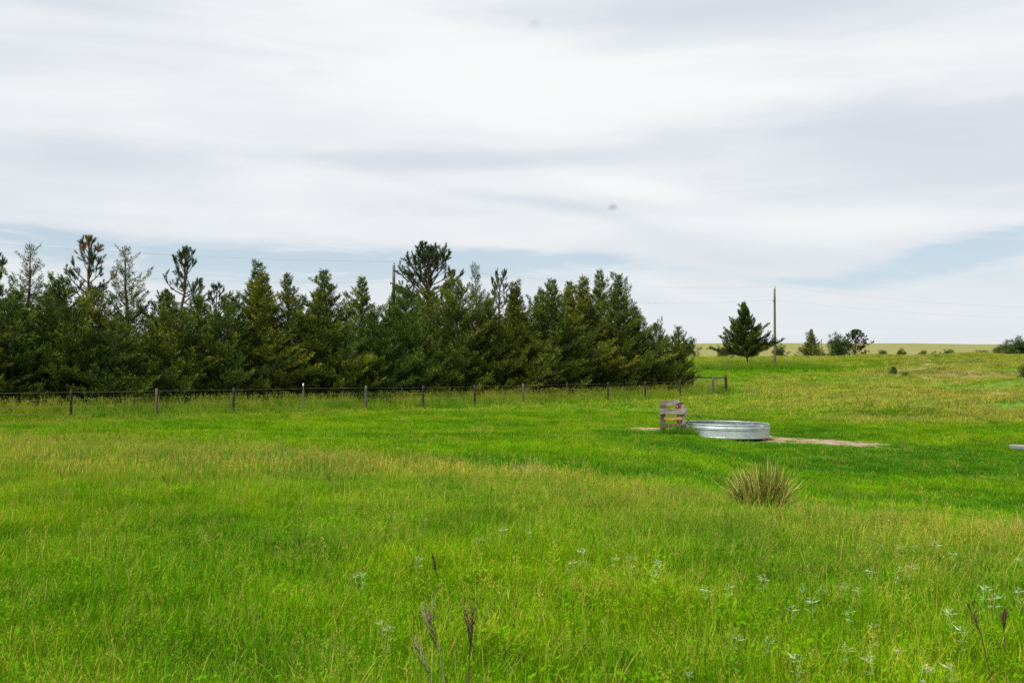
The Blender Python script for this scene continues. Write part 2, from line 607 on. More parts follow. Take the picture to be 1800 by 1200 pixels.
def make_plank(name, a, c2, axis=0):
    m, b = mat_new(name)
    t = b.node('ShaderNodeTexCoord')
    mp = b.node('ShaderNodeMapping')
    s = [26.0, 26.0, 26.0]
    s[axis] = 1.8
    mp.inputs['Scale'].default_value = s
    b.nt.links.new(t.outputs['Object'], mp.inputs[0])
    n = b.noise(mp.outputs[0], 1.0, 6, 0.65, 0.4)
    n2 = b.noise(t.outputs['Object'], 5.0, 4)
    c = b.mix(b.ramp(n, 0.3, 0.7), a, c2)
    c = b.mix(1.0, c, b.mix(b.ramp(n2, 0.3, 0.7), (0.62, 0.6, 0.6), (1.25, 1.2, 1.15)), 'MULTIPLY')
    finish(b, c, 0.85, 0.15, bump=n, bstr=0.7, bdist=0.006)
    return m


def make_plain(name, col, rough=0.6, metal=0.0, spec=0.3, var=0.2):
    m, b = mat_new(name)
    t = b.node('ShaderNodeTexCoord')
    n = b.noise(t.outputs['Object'], 6.0, 5, 0.6)
    lo = tuple(x * (1 - var) for x in col)
    hi = tuple(min(1, x * (1 + var)) for x in col)
    finish(b, b.mix(b.ramp(n, 0.3, 0.7), lo, hi), rough, spec, metal)
    return m


def make_galv():
    m, b = mat_new('galvanised_steel')
    t = b.node('ShaderNodeTexCoord')
    v = b.node('ShaderNodeTexVoronoi')
    b.put(v.inputs['Vector'], t.outputs['Object'])
    v.inputs['Scale'].default_value = 26
    n = b.noise(t.outputs['Object'], 2.4, 6, 0.65)
    sp = b.node('ShaderNodeSeparateXYZ')
    b.nt.links.new(t.outputs['Object'], sp.inputs[0])
    n2 = b.noise(t.outputs['Object'], 9.0, 5, 0.7)
    c = b.mix(b.ramp(n, 0.3, 0.7), (0.40, 0.45, 0.475), (0.60, 0.645, 0.67))
    c = b.mix(0.03, c, v.outputs['Color'], 'SOFT_LIGHT')
    # splashed mud with a ragged upper edge near the foot of the wall
    mud = b.ramp(b.m('ADD', sp.outputs[2], b.m('MULTIPLY', b.m('SUBTRACT', n2, 0.5), 0.30)), 0.05, 0.16, 0.5, 0.0)
    mud = b.m('MULTIPLY', mud, b.ramp(n, 0.40, 0.6))
    c = b.mix(mud, c, (0.15, 0.14, 0.10))
    met = b.m('SUBTRACT', 0.78, b.m('MULTIPLY', mud, 0.75))
    finish(b, c, b.ramp(n2, 0.3, 0.7, 0.42, 0.55), 0.5, met)
    return m


M = {
    'grass': make_grass_mat(),
    'ground': make_ground_mat(),
    'dirt': make_dirt_mat(),
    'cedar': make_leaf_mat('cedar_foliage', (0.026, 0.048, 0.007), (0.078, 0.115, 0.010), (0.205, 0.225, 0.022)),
    'pine': make_leaf_mat('pine_needles', (0.026, 0.046, 0.016), (0.055, 0.088, 0.026), (0.115, 0.145, 0.045)),
    'leaf': make_leaf_mat('broad_leaves', (0.030, 0.055, 0.014), (0.060, 0.100, 0.022), (0.11, 0.15, 0.035)),
    'bark': make_bark('cedar_bark', (0.050, 0.038, 0.028), (0.13, 0.105, 0.085)),
    'pinebark': make_bark('pine_bark', (0.055, 0.040, 0.030), (0.15, 0.11, 0.085)),
    'post': make_bark('weathered_post_wood', (0.016, 0.013, 0.011), (0.055, 0.046, 0.040), 14),
    'greypost': make_bark('silvery_post_wood', (0.045, 0.040, 0.036), (0.135, 0.122, 0.110), 14),
    'pole': make_bark('utility_pole_wood', (0.060, 0.052, 0.046), (0.145, 0.128, 0.115), 6),
    'plank': make_plank('weathered_grey_plank', (0.13, 0.11, 0.095), (0.33, 0.295, 0.255)),
    'plank_new': make_plank('orange_brown_plank', (0.28, 0.15, 0.06), (0.48, 0.28, 0.12)),
    'plank_dark': make_plank('dark_rotten_plank', (0.045, 0.034, 0.028), (0.14, 0.11, 0.09), 2),
    'galv': make_galv(),
    'galv_shaded': make_plain('shade_darkened_steel', (0.16, 0.185, 0.19), 0.7, 0.3, var=0.35),  # shade inside the tank painted in as a darker steel colour
    'wire': make_plain('fence_wire', (0.24, 0.23, 0.22), 0.6, 0.5),
    'cable': make_plain('power_cable', (0.30, 0.31, 0.33), 0.6, 0.3),
    'tpost': make_plain('green_steel_post', (0.055, 0.12, 0.08), 0.6),
    'tpost_rust': make_plain('brown_steel_post', (0.09, 0.065, 0.05), 0.7),
    'white': make_plain('white_paint', (0.75, 0.75, 0.74), 0.5, var=0.08),
    'red': make_plain('red_paint', (0.42, 0.045, 0.03), 0.5),
    'black': make_plain('black_rubber', (0.02, 0.02, 0.021), 0.6),
    'concrete': make_plain('grey_concrete', (0.17, 0.175, 0.18), 0.85),
    'rock': make_plain('grey_stone', (0.26, 0.25, 0.24), 0.9, var=0.35),
    'porcelain': make_plain('grey_porcelain', (0.32, 0.32, 0.34), 0.25),
    'stalk': make_plain('dead_weed_stalk', (0.085, 0.055, 0.030), 0.95, spec=0.02, var=0.4),
    'stalk_grey': make_plain('grey_dead_stalk', (0.20, 0.165, 0.11), 0.95, spec=0.02, var=0.4),
    'insect': make_plain('grey_insect_body', (0.10, 0.10, 0.10), 0.6),
}


def make_silver():
    m, b = mat_new('silvery_leaves')
    hue = b.attr('hue').outputs['Fac']
    finish(b, b.mix(hue, (0.16, 0.27, 0.08), (0.45, 0.52, 0.30)), 0.7, 0.15, transl=0.2)
    return m


def make_tussock():
    m, b = mat_new('tussock_blades')
    hue = b.attr('hue').outputs['Fac']
    c = b.mix(b.ramp(hue, 0.0, 0.55), (0.060, 0.105, 0.010), (0.23, 0.26, 0.030))
    c = b.mix(b.ramp(hue, 0.60, 0.95), c, (0.55, 0.45, 0.16))
    finish(b, c, 0.7, 0.1, transl=0.3)
    return m


def make_water():
    m, b = mat_new('tank_water')
    t = b.node('ShaderNodeTexCoord')
    n = b.noise(t.outputs['Object'], 7.0, 3)
    finish(b, (0.03, 0.045, 0.035), 0.06, 0.5, bump=n, bstr=0.15, bdist=0.01)
    return m


def make_wing():
    m, b = mat_new('insect_wing')
    p = b.node('ShaderNodeBsdfDiffuse')
    p.inputs[0].default_value = (0.10, 0.10, 0.105, 1)
    tr = b.node('ShaderNodeBsdfTransparent')
    mx = b.node('ShaderNodeMixShader')
    mx.inputs[0].default_value = 0.3
    o = b.node('ShaderNodeOutputMaterial')
    b.nt.links.new(tr.outputs[0], mx.inputs[1])
    b.nt.links.new(p.outputs[0], mx.inputs[2])
    b.nt.links.new(mx.outputs[0], o.inputs[0])
    return m


M['silver'], M['tussock'], M['water'], M['wing'] = make_silver(), make_tussock(), make_water(), make_wing()


# ------------------------------------------------------------------ ground sheet
def axis(fine0, fine1, step, lo, hi, grow=1.09):
    a = list(np.arange(fine0, fine1 + 1e-6, step))
    s = step
    while a[-1] < hi:
        s *= grow
        a.append(a[-1] + s)
    s = step
    while a[0] > lo:
        s *= grow
        a.insert(0, a[0] - s)
    return np.array(a)


gx = axis(-44, 52, 0.5, -2200, 2200)
gy = axis(0, 80, 0.5, -300, 3000, 1.05)
GX, GY = np.meshgrid(gx, gy)
gxf, gyf = GX.ravel(), GY.ravel()
gz = ground(gxf, gyf)
nx, ny = len(gx), len(gy)
ii, jj = np.meshgrid(np.arange(ny - 1), np.arange(nx - 1), indexing='ij')
gi = (ii * nx + jj).ravel()
GF = np.stack([gi, gi + 1, gi + nx + 1, gi + nx], -1)
gt, gl = zones(gxf, gyf)
tag(obj('ground', new_mesh('ground', np.stack([gxf, gyf, gz], -1), GF, M['ground'], {'tan': gt, 'lush': gl})),
    'rolling green pasture with straw coloured slopes', 'pasture', kind='structure')

# bare earth round the tank
dxs = np.arange(2.6, 14.2, 0.07)
dys = np.arange(30.8, 39.6, 0.07)
DX, DY = np.meshgrid(dxs, dys)
dm = dirt_mask(DX, DY)
dz_ = ground(DX.ravel(), DY.ravel()) + 0.012 + (vnoise(DX.ravel() * 5, DY.ravel() * 5, 4) - 0.5) * 0.03 + np.clip(dm.ravel(), -0.3, 0) * 0.15
n_ = len(dxs)
keep = (dm[:-1, :-1] > -0.05)
a_, b_ = np.nonzero(keep)
di = a_ * n_ + b_
DF = np.stack([di, di + 1, di + n_ + 1, di + n_], -1)
used, inv = np.unique(DF, return_inverse=True)
tag(obj('dirt_patch', new_mesh('dirt_patch', np.stack([DX.ravel(), DY.ravel(), dz_], -1)[used], inv.reshape(-1, 4), M['dirt'])),
    'bare trodden sandy earth around the stock tank', 'bare earth', kind='structure')


# ------------------------------------------------------------------ grass tufts
rng = np.random.default_rng(7)
PROTO = {}


def blades(n, rad, lmin, lmax, w, lean=0.5, rs=rng, hue=None, straw=0.0, droop=0.5):
    """n curved tapered blades rooted within a disc; returns V, F, hue, straw"""
    r = rad * np.sqrt(rs.random(n))
    a = rs.random(n) * 2 * np.pi
    root = np.stack([r * np.cos(a), r * np.sin(a), np.full(n, -0.02)], -1)
    az_ = a + rs.normal(0, 1.2, n)
    L = lmin + (lmax - lmin) * rs.random(n) ** 1.3
    le = np.abs(rs.normal(0, lean, n)) + 0.05
    H = np.stack([np.cos(az_), np.sin(az_), np.zeros(n)], -1)
    fa = az_ + np.pi / 2 + rs.normal(0, 0.7, n)
    S = np.stack([np.cos(fa), np.sin(fa), np.zeros(n)], -1)
    ww = w * (0.6 + 0.8 * rs.random(n))
    V = np.zeros((n, 7, 3))
    dr = droop * rs.random(n)
    for k, (s, wf) in enumerate(((0, 1.0), (0.4, 0.9), (0.75, 0.6), (1.0, 0.0))):
        c = root + H * (L * (np.sin(le) * s + 0.55 * dr * s * s))[:, None]
        c[:, 2] += L * (np.cos(le) * s - 0.55 * dr * s ** 2.4)
        if wf > 0:
            V[:, 2 * k] = c - S * (ww * wf / 2)[:, None]
            V[:, 2 * k + 1] = c + S * (ww * wf / 2)[:, None]
        else:
            V[:, 6] = c
    base = np.arange(n)[:, None] * 7
    T = np.array([[0, 1, 3], [0, 3, 2], [2, 3, 5], [2, 5, 4], [4, 5, 6]])
    F = (base[:, :, None] + T[None]).reshape(-1, 3)
    h = rs.random(n) if hue is None else np.clip(hue + rs.normal(0, 0.12, n), 0, 1)
    return V.reshape(-1, 3), F, np.repeat(h, 7), np.full(n * 7, straw)


def seed_stems(n, rad, lmin, lmax, w, head, nsp, sp, rs=rng):
    """thin culms with an open head of small spikelets"""
    Vs, Fs, Hs, Ss, off = [], [], [], [], 0
    for _ in range(n):
        r, a = rad * math.sqrt(rs.random()), rs.random() * 6.283
        p0 = np.array([r * math.cos(a), r * math.sin(a), 0])
        L = lmin + (lmax - lmin) * rs.random()
        le, a2 = abs(rs.normal(0, 0.16)), rs.random() * 6.283
        d = np.array([math.sin(le) * math.cos(a2), math.sin(le) * math.sin(a2), math.cos(le)])
        bend = np.array([math.cos(a2), math.sin(a2), -0.2]) * 0.12 * L * rs.random()
        s1 = np.array([math.cos(a2 + 1.57), math.sin(a2 + 1.57), 0]) * w / 2
        mid, top = p0 + d * L * 0.55 + bend * 0.3, p0 + d * L + bend
        V = np.array([p0 - s1, p0 + s1, mid + s1, mid - s1, top])
        Vs.append(V)
        Fs.append(np.array([[0, 1, 2], [0, 2, 3], [3, 2, 4]]) + off)
        h = rs.random()
        Hs.append(np.full(5, h * 0.7))
        Ss.append(np.array([0.1, 0.1, 0.45, 0.45, 0.8]))
        off += 5
        t = rs.random(nsp)
        c = top - d * (t * head)[:, None] - bend * (t * 0.3)[:, None]
        wd = head * 0.28 * np.sin(np.clip(t, 0.05, 1) * 2.6)
        an = rs.random(nsp) * 6.283
        c = c + np.stack([np.cos(an), np.sin(an), np.full(nsp, 0.4)], -1) * (wd * rs.random(nsp))[:, None]
        dd = unit(np.stack([np.cos(an) * 0.6, np.sin(an) * 0.6, np.ones(nsp)], -1) + rs.normal(0, 0.3, (nsp, 3)))
        ws = unit(np.cross(dd, rs.normal(0, 1, (nsp, 3))))
        l_ = sp * (0.6 + 0.8 * rs.random(nsp))[:, None]
        V = np.stack([c, c + dd * l_ * 0.5 + ws * l_ * 0.16, c + dd * l_, c + dd * l_ * 0.5 - ws * l_ * 0.16], 1)
        bi = np.arange(nsp)[:, None] * 4
        F = np.concatenate([bi + np.array([[0, 1, 2]]), bi + np.array([[0, 2, 3]])]) + off
        Vs.append(V.reshape(-1, 3))
        Fs.append(F)
        Hs.append(np.full(nsp * 4, 0.25 + 0.75 * h))
        Ss.append(np.full(nsp * 4, 0.58))
        off += nsp * 4
    return np.concatenate(Vs), np.concatenate(Fs), np.concatenate(Hs), np.concatenate(Ss)


def leaflets(n, rad, zmin, zmax, size, rs=rng, hue=0.3):
    """small broad weed leaves"""
    r, a = rad * np.sqrt(rs.random(n)), rs.random(n) * 6.283
    c = np.stack([r * np.cos(a), r * np.sin(a), zmin + (zmax - zmin) * rs.random(n)], -1)
    d = unit(np.stack([rs.normal(0, 1, n), rs.normal(0, 1, n), np.abs(rs.normal(0.25, 0.4, n))], -1))
    w = unit(np.cross(d, np.array([0, 0, 1.0]) + rs.normal(0, 0.25, (n, 3))))
    l_ = size * (0.5 + rs.random(n))[:, None]
    V = np.stack([c, c + d * l_ * 0.45 + w * l_ * 0.24, c + d * l_, c + d * l_ * 0.45 - w * l_ * 0.24], 1)
    bi = np.arange(n)[:, None] * 4
    F = np.concatenate([bi + np.array([[0, 1, 2]]), bi + np.array([[0, 2, 3]])])
    return V.reshape(-1, 3), F, np.repeat(np.clip(hue + rs.normal(0, 0.15, n), 0, 1), 4), np.zeros(n * 4)


def proto(kind, parts):
    Vs, Fs, Hs, Ss, off = [], [], [], [], 0
    for V, F, h, s in parts:
        Vs.append(V)
        Fs.append(F + off)
        Hs.append(h)
        Ss.append(s)
        off += len(V)
    me = new_mesh(kind, np.concatenate(Vs), np.concatenate(Fs), M['grass'], {'hue': np.concatenate(Hs), 'straw': np.concatenate(Ss)})
    c = PROTO.setdefault(kind, bpy.data.collections.new(kind))
    o = bpy.data.objects.new(kind, me)
    c.objects.link(o)


for k in range(5):
    proto('near_grass', [blades(150, 0.16, 0.06, 0.20, 0.0042, 0.50), blades(26, 0.16, 0.12, 0.30, 0.0036, 0.32), blades(10, 0.16, 0.08, 0.20, 0.0085, 0.7, droop=1.2), blades(9, 0.16, 0.05, 0.22, 0.0045, 0.9, hue=0.9, straw=0.9, droop=1.0), leaflets(22, 0.16, 0.03, 0.12, 0.026)])
for k in range(4):
    proto('near_seed', [seed_stems(5, 0.15, 0.22, 0.40, 0.0026, 0.10, 34, 0.013), blades(14, 0.14, 0.15, 0.36, 0.0040, 0.3)])
for k in range(2):
    proto('near_weed', [leaflets(70, 0.12, 0.03, 0.18, 0.032, hue=0.1), blades(20, 0.14, 0.12, 0.3, 0.006, 0.5)])
for k in range(4):
    proto('mid_grass', [blades(130, 0.27, 0.05, 0.15, 0.0090, 0.55), blades(20, 0.27, 0.10, 0.22, 0.0075, 0.3)])
for k in range(4):
    proto('mid_seed', [seed_stems(9, 0.24, 0.18, 0.34, 0.005, 0.10, 14, 0.024), blades(22, 0.22, 0.12, 0.32, 0.0075, 0.3)])
for k in range(3):
    proto('tall_grass', [blades(80, 0.30, 0.25, 0.72, 0.013, 0.22, droop=0.4), seed_stems(9, 0.28, 0.5, 0.9, 0.007, 0.14, 12, 0.035)])
for k in range(3):
    proto('far_grass', [blades(70, 0.55, 0.08, 0.24, 0.024, 0.5)])
for k in range(3):
    proto('far_seed', [blades(90, 0.55, 0.15, 0.40, 0.016, 0.45, droop=0.8)])


def scatter_group():
    ng = bpy.data.node_groups.new('scatter_tufts', 'GeometryNodeTree')
    ng.interface.new_socket('Geometry', in_out='INPUT', socket_type='NodeSocketGeometry')
    ng.interface.new_socket('Tufts', in_out='INPUT', socket_type='NodeSocketCollection')
    ng.interface.new_socket('Geometry', in_out='OUTPUT', socket_type='NodeSocketGeometry')
    N = ng.nodes.new
    gi_, go = N('NodeGroupInput'), N('NodeGroupOutput')
    ci = N('GeometryNodeCollectionInfo')
    ci.inputs['Separate Children'].default_value = True
    ci.inputs['Reset Children'].default_value = True
    ip = N('GeometryNodeInstanceOnPoints')
    ip.inputs['Pick Instance'].default_value = True

    def named(nm, t):
        n = N('GeometryNodeInputNamedAttribute')
        n.data_type = t
        n.inputs['Name'].default_value = nm
        return next(o for o in n.outputs if o.enabled and o.name == 'Attribute')
    er = N('FunctionNodeEulerToRotation')
    L = ng.links.new
    L(gi_.outputs['Geometry'], ip.inputs['Points'])
    L(gi_.outputs['Tufts'], ci.inputs['Collection'])
    L(ci.outputs[0], ip.inputs['Instance'])
    L(named('pick', 'INT'), ip.inputs['Instance Index'])
    L(named('turn', 'FLOAT_VECTOR'), er.inputs[0])
    L(er.outputs[0], ip.inputs['Rotation'])
    L(named('size', 'FLOAT_VECTOR'), ip.inputs['Scale'])
    L(ip.outputs[0], go.inputs[0])
    return ng


SG = scatter_group()


def scatter(name, kind, x, y, scl, label, tan=None, lush=None, zs=None):
    n = len(x)
    z = ground(x, y)
    me = bpy.data.meshes.new(name)
    me.vertices.add(n)
    me.vertices.foreach_set('co', np.stack([x, y, z], -1).astype(np.float32).ravel())
    t, l = zones(x, y)
    if tan is not None:
        t = np.broadcast_to(tan, (n,))
    if lush is not None:
        l = np.broadcast_to(lush, (n,))
    t = np.clip(t + rng.normal(0, 0.07, n), 0, 1)
    for nm, v in (('tan', t), ('lush', l)):
        me.attributes.new(nm, 'FLOAT', 'POINT').data.foreach_set('value', np.ascontiguousarray(v, np.float32))
    me.attributes.new('pick', 'INT', 'POINT').data.foreach_set('value', rng.integers(0, len(PROTO[kind].objects), n).astype(np.int32))
    tr = np.stack([rng.normal(0, 0.08, n), rng.normal(0, 0.08, n), rng.random(n) * 6.283], -1)
    me.attributes.new('turn', 'FLOAT_VECTOR', 'POINT').data.foreach_set('vector', tr.astype(np.float32).ravel())
    zs = scl if zs is None else zs
    sv = np.stack([scl, scl, zs], -1)
    me.attributes.new('size', 'FLOAT_VECTOR', 'POINT').data.foreach_set('vector', sv.astype(np.float32).ravel())
    me.update()
    o = obj(name, me)
    md = o.modifiers.new('tufts', 'NODES')
    md.node_group = SG
    md['Socket_1'] = PROTO[kind]
    tag(o, label, 'grass', kind='stuff')
    return o


FENCE0 = np.array([-17.71, 40.0])
FSTEP = np.array([2.619, 2.338])
FD = FSTEP / np.linalg.norm(FSTEP)
FN = np.array([-FD[1], FD[0]])            # away from the camera
CORNER = FENCE0 + FSTEP * 12.42
TANK = np.array([7.50, 35.0])
STAND = np.array([5.55, 34.1])


def fence_off(x, y):
    return (x - FENCE0[0]) * FN[0] + (y - FENCE0[1]) * FN[1]


def fence_along(x, y):
    return (x - FENCE0[0]) * FD[0] + (y - FENCE0[1]) * FD[1]


CEND = float((CORNER - FENCE0) @ FD)


def fan(n, d0, d1, side=0.57, pad=1.5):
    """even scatter over the part of the field in and just beside the view"""
    out = []
    y = np.sqrt(d0 ** 2 + (d1 ** 2 - d0 ** 2) * rng.random(n))
    x = (rng.random(n) * 2 - 1) * (side * y + pad)
    return x, y


def clear(x, y, g=0.0):
    """places where grass can stand: not on the bare earth, under the tank or deep in the windbreak"""
    k = dirt_mask(x, y) < g + 0.25 * rng.random(len(x)) ** 2
    k &= np.hypot(x - TANK[0], y - TANK[1]) > 1.56
    fo, fa = fence_off(x, y), fence_along(x, y)
    k &= np.hypot(x - 2.98, y - 12.0) > 0.40
    k &= np.hypot(x - 2.9, y - 11.5) > 0.25
    k &= ~((fo > 4.5) & (fa < CEND - 2.0))
    return k


# near meadow
x, y = fan(12500, 2.6, 15.5, pad=2.6)
s = 0.75 + 0.55 * rng.random(len(x))
crest = np.interp(x / y, [-0.55, -0.25, 0.0, 0.23, 0.5], [24.5, 21.5, 16.8, 12.6, 10.6])
zs = s * np.where(y > crest, 0.45, 1.0) * (0.7 + 0.6 * fbm(x / 1.7, y / 1.7, 61))
k = clear(x, y)
scatter('meadow_grass', 'near_grass', x[k], y[k], s[k], 'fresh green blades filling the meadow in the foreground', zs=zs[k])
x, y = fan(6500, 2.6, 15.5)
t, l = zones(x, y)
crest = np.interp(x / y, [-0.55, -0.25, 0.0, 0.23, 0.5], [24.5, 21.5, 16.8, 12.6, 10.6])
k = (rng.random(len(x)) < 0.10 + 0.50 * t) & (y < crest + 0.3) & clear(x, y)
scatter('seeding_grass', 'near_seed', x[k], y[k], (0.7 + 0.5 * rng.random(k.sum())) * (1 - 0.28 * sstep(8, 12, y[k])), 'thin straw coloured seed heads over the foreground meadow')
x, y = fan(420, 2.8, 14)
crest = np.interp(x / y, [-0.55, -0.25, 0.0, 0.23, 0.5], [24.5, 21.5, 16.8, 12.6, 10.6])
k = (fbm(x / 1.5, y / 1.5, 71) > 0.52) & (y < crest)
scatter('leafy_weeds', 'near_weed', x[k], y[k], 0.7 + 0.6 * rng.random(k.sum()), 'low leafy weeds among the foreground grass', tan=0.0)
# middle distance
x, y = fan(24000, 14.5, 48)
k = clear(x, y)
x, y = x[k], y[k]
s = 0.8 + 0.5 * rng.random(len(x))
fo = fence_off(x, y)
crest = np.interp(x / y, [-0.55, -0.25, 0.0, 0.23, 0.5], [24.5, 21.5, 16.8, 12.6, 10.6])
zs = s * (0.55 + 0.9 * fbm(x / 2.1, y / 2.1, 62)) * np.where(y < crest, 1.5, 0.85)
dm_ = dirt_mask(x, y)
zs = zs * (1 - 0.55 * sstep(-2.2, -0.2, dm_))
scatter('pasture_grass', 'mid_grass', x, y, s, 'short bright green grass carpeting the middle of the pasture', zs=zs)
x, y = fan(16000, 14.5, 48)
t, l = zones(x, y)
k = clear(x, y) & (rng.random(len(x)) < 0.02 + 0.6 * t * (t > 0.12))
scatter('dry_seed_grass', 'mid_seed', x[k], y[k], 0.65 + 0.5 * rng.random(k.sum()), 'pale dry seed heads in a band across the pasture')
# ranker clumps in the grazed ground
x, y = fan(5200, 13, 60)
crest = np.interp(x / y, [-0.55, -0.25, 0.0, 0.23, 0.5], [24.5, 21.5, 16.8, 12.6, 10.6])
k = clear(x, y) & (y > crest) & (vnoise(x / 0.9, y / 0.7, 91) > 0.80) & (fence_off(x, y) < -1)
x, y = x[k], y[k]
s = 0.7 + 0.5 * rng.random(len(x))
scatter('rank_grass_clumps', 'mid_grass', x, y, s, 'darker ungrazed grass clumps dotted over the pasture', tan=0.05, lush=0.75, zs=s * 1.5)
x, y = fan(9000, 20, 60)
k = clear(x, y) & (vnoise(x / 1.1, y / 0.8, 93) > 0.84) & (fence_off(x, y) < 0)
x, y = x[k], y[k]
s = 0.5 + 0.4 * rng.random(len(x))
scatter('pale_grass_clumps', 'mid_seed', x, y, s, 'pale dry grass clumps dotted over the pasture', tan=0.7)
# far slopes
x, y = fan(52000, 46, 165, 0.56, 3)
k = clear(x, y) & (x / y > -0.32)
x, y = x[k], y[k]
s = (0.75 + 0.5 * rng.random(len(x))) * (0.8 + 0.5 * sstep(60, 150, y))
scatter('slope_grass', 'far_grass', x, y, s, 'green grass on the rising slopes beyond the tank', zs=s * 0.9)
x, y = fan(42000, 42, 160, 0.56, 3)
t, l = zones(x, y)
k = clear(x, y) & (x / y > -0.1) & (rng.random(len(x)) < 1.3 * t * (t > 0.18))
scatter('dry_slope_grass', 'far_seed', x[k], y[k], 0.6 + 0.7 * rng.random(k.sum()), 'straw coloured dry grass patches on the right hand slopes', tan=np.clip(0.5 + t[k] * 0.8, 0, 1))
# tall grass along the fence and below the lone tree
a = rng.random(3600) * (CEND + 10) - 8
o_ = rng.normal(1.6, 1.5, 3600)
k = (o_ > -0.9) & (o_ < 4.8)
a, o_ = a[k], o_[k]
x, y = FENCE0[0] + FD[0] * a + FN[0] * o_, FENCE0[1] + FD[1] * a + FN[1] * o_
s = 0.55 + 0.35 * rng.random(len(x))
scatter('fence_line_grass', 'tall_grass', x, y, s, 'tall green grass standing along the wire fence', tan=0.0, lush=0.30, zs=s * (0.55 + 0.75 * sstep(-0.8, 1.6, o_)))
x, y = rng.normal(26, 5.0, 500), rng.normal(106, 3.2, 500)
scatter('tree_foot_grass', 'tall_grass', x, y, 0.6 + 0.5 * rng.random(500), 'tall dark green grass around the lone tree', tan=0.0, lush=0.75)
# rank grass round the wooden stand
x, y = rng.normal(5.6, 0.34, 46), rng.normal(34.0, 0.25, 46)
scatter('stand_grass', 'tall_grass', x, y, 0.3 + 0.25 * rng.random(46), 'rank dark green grass growing inside the plank stand', tan=0.0, lush=0.8)


# ------------------------------------------------------------------ trees
def spray(C, D, ln, wd, rs):
    """diamond shaped sprigs at C pointing along D"""
    n = len(C)
    W = unit(np.cross(D, rs.normal(0, 1, (n, 3))))
    l_ = (ln * (0.6 + 0.8 * rs.random(n)))[:, None]
    w = l_ * wd
    V = np.stack([C, C + D * l_ * 0.45 + W * w, C + D * l_, C + D * l_ * 0.45 - W * w], 1).reshape(-1, 3)
    bi = np.arange(n)[:, None] * 4
    return V, (bi + np.array([[0, 1, 2, 3]]))


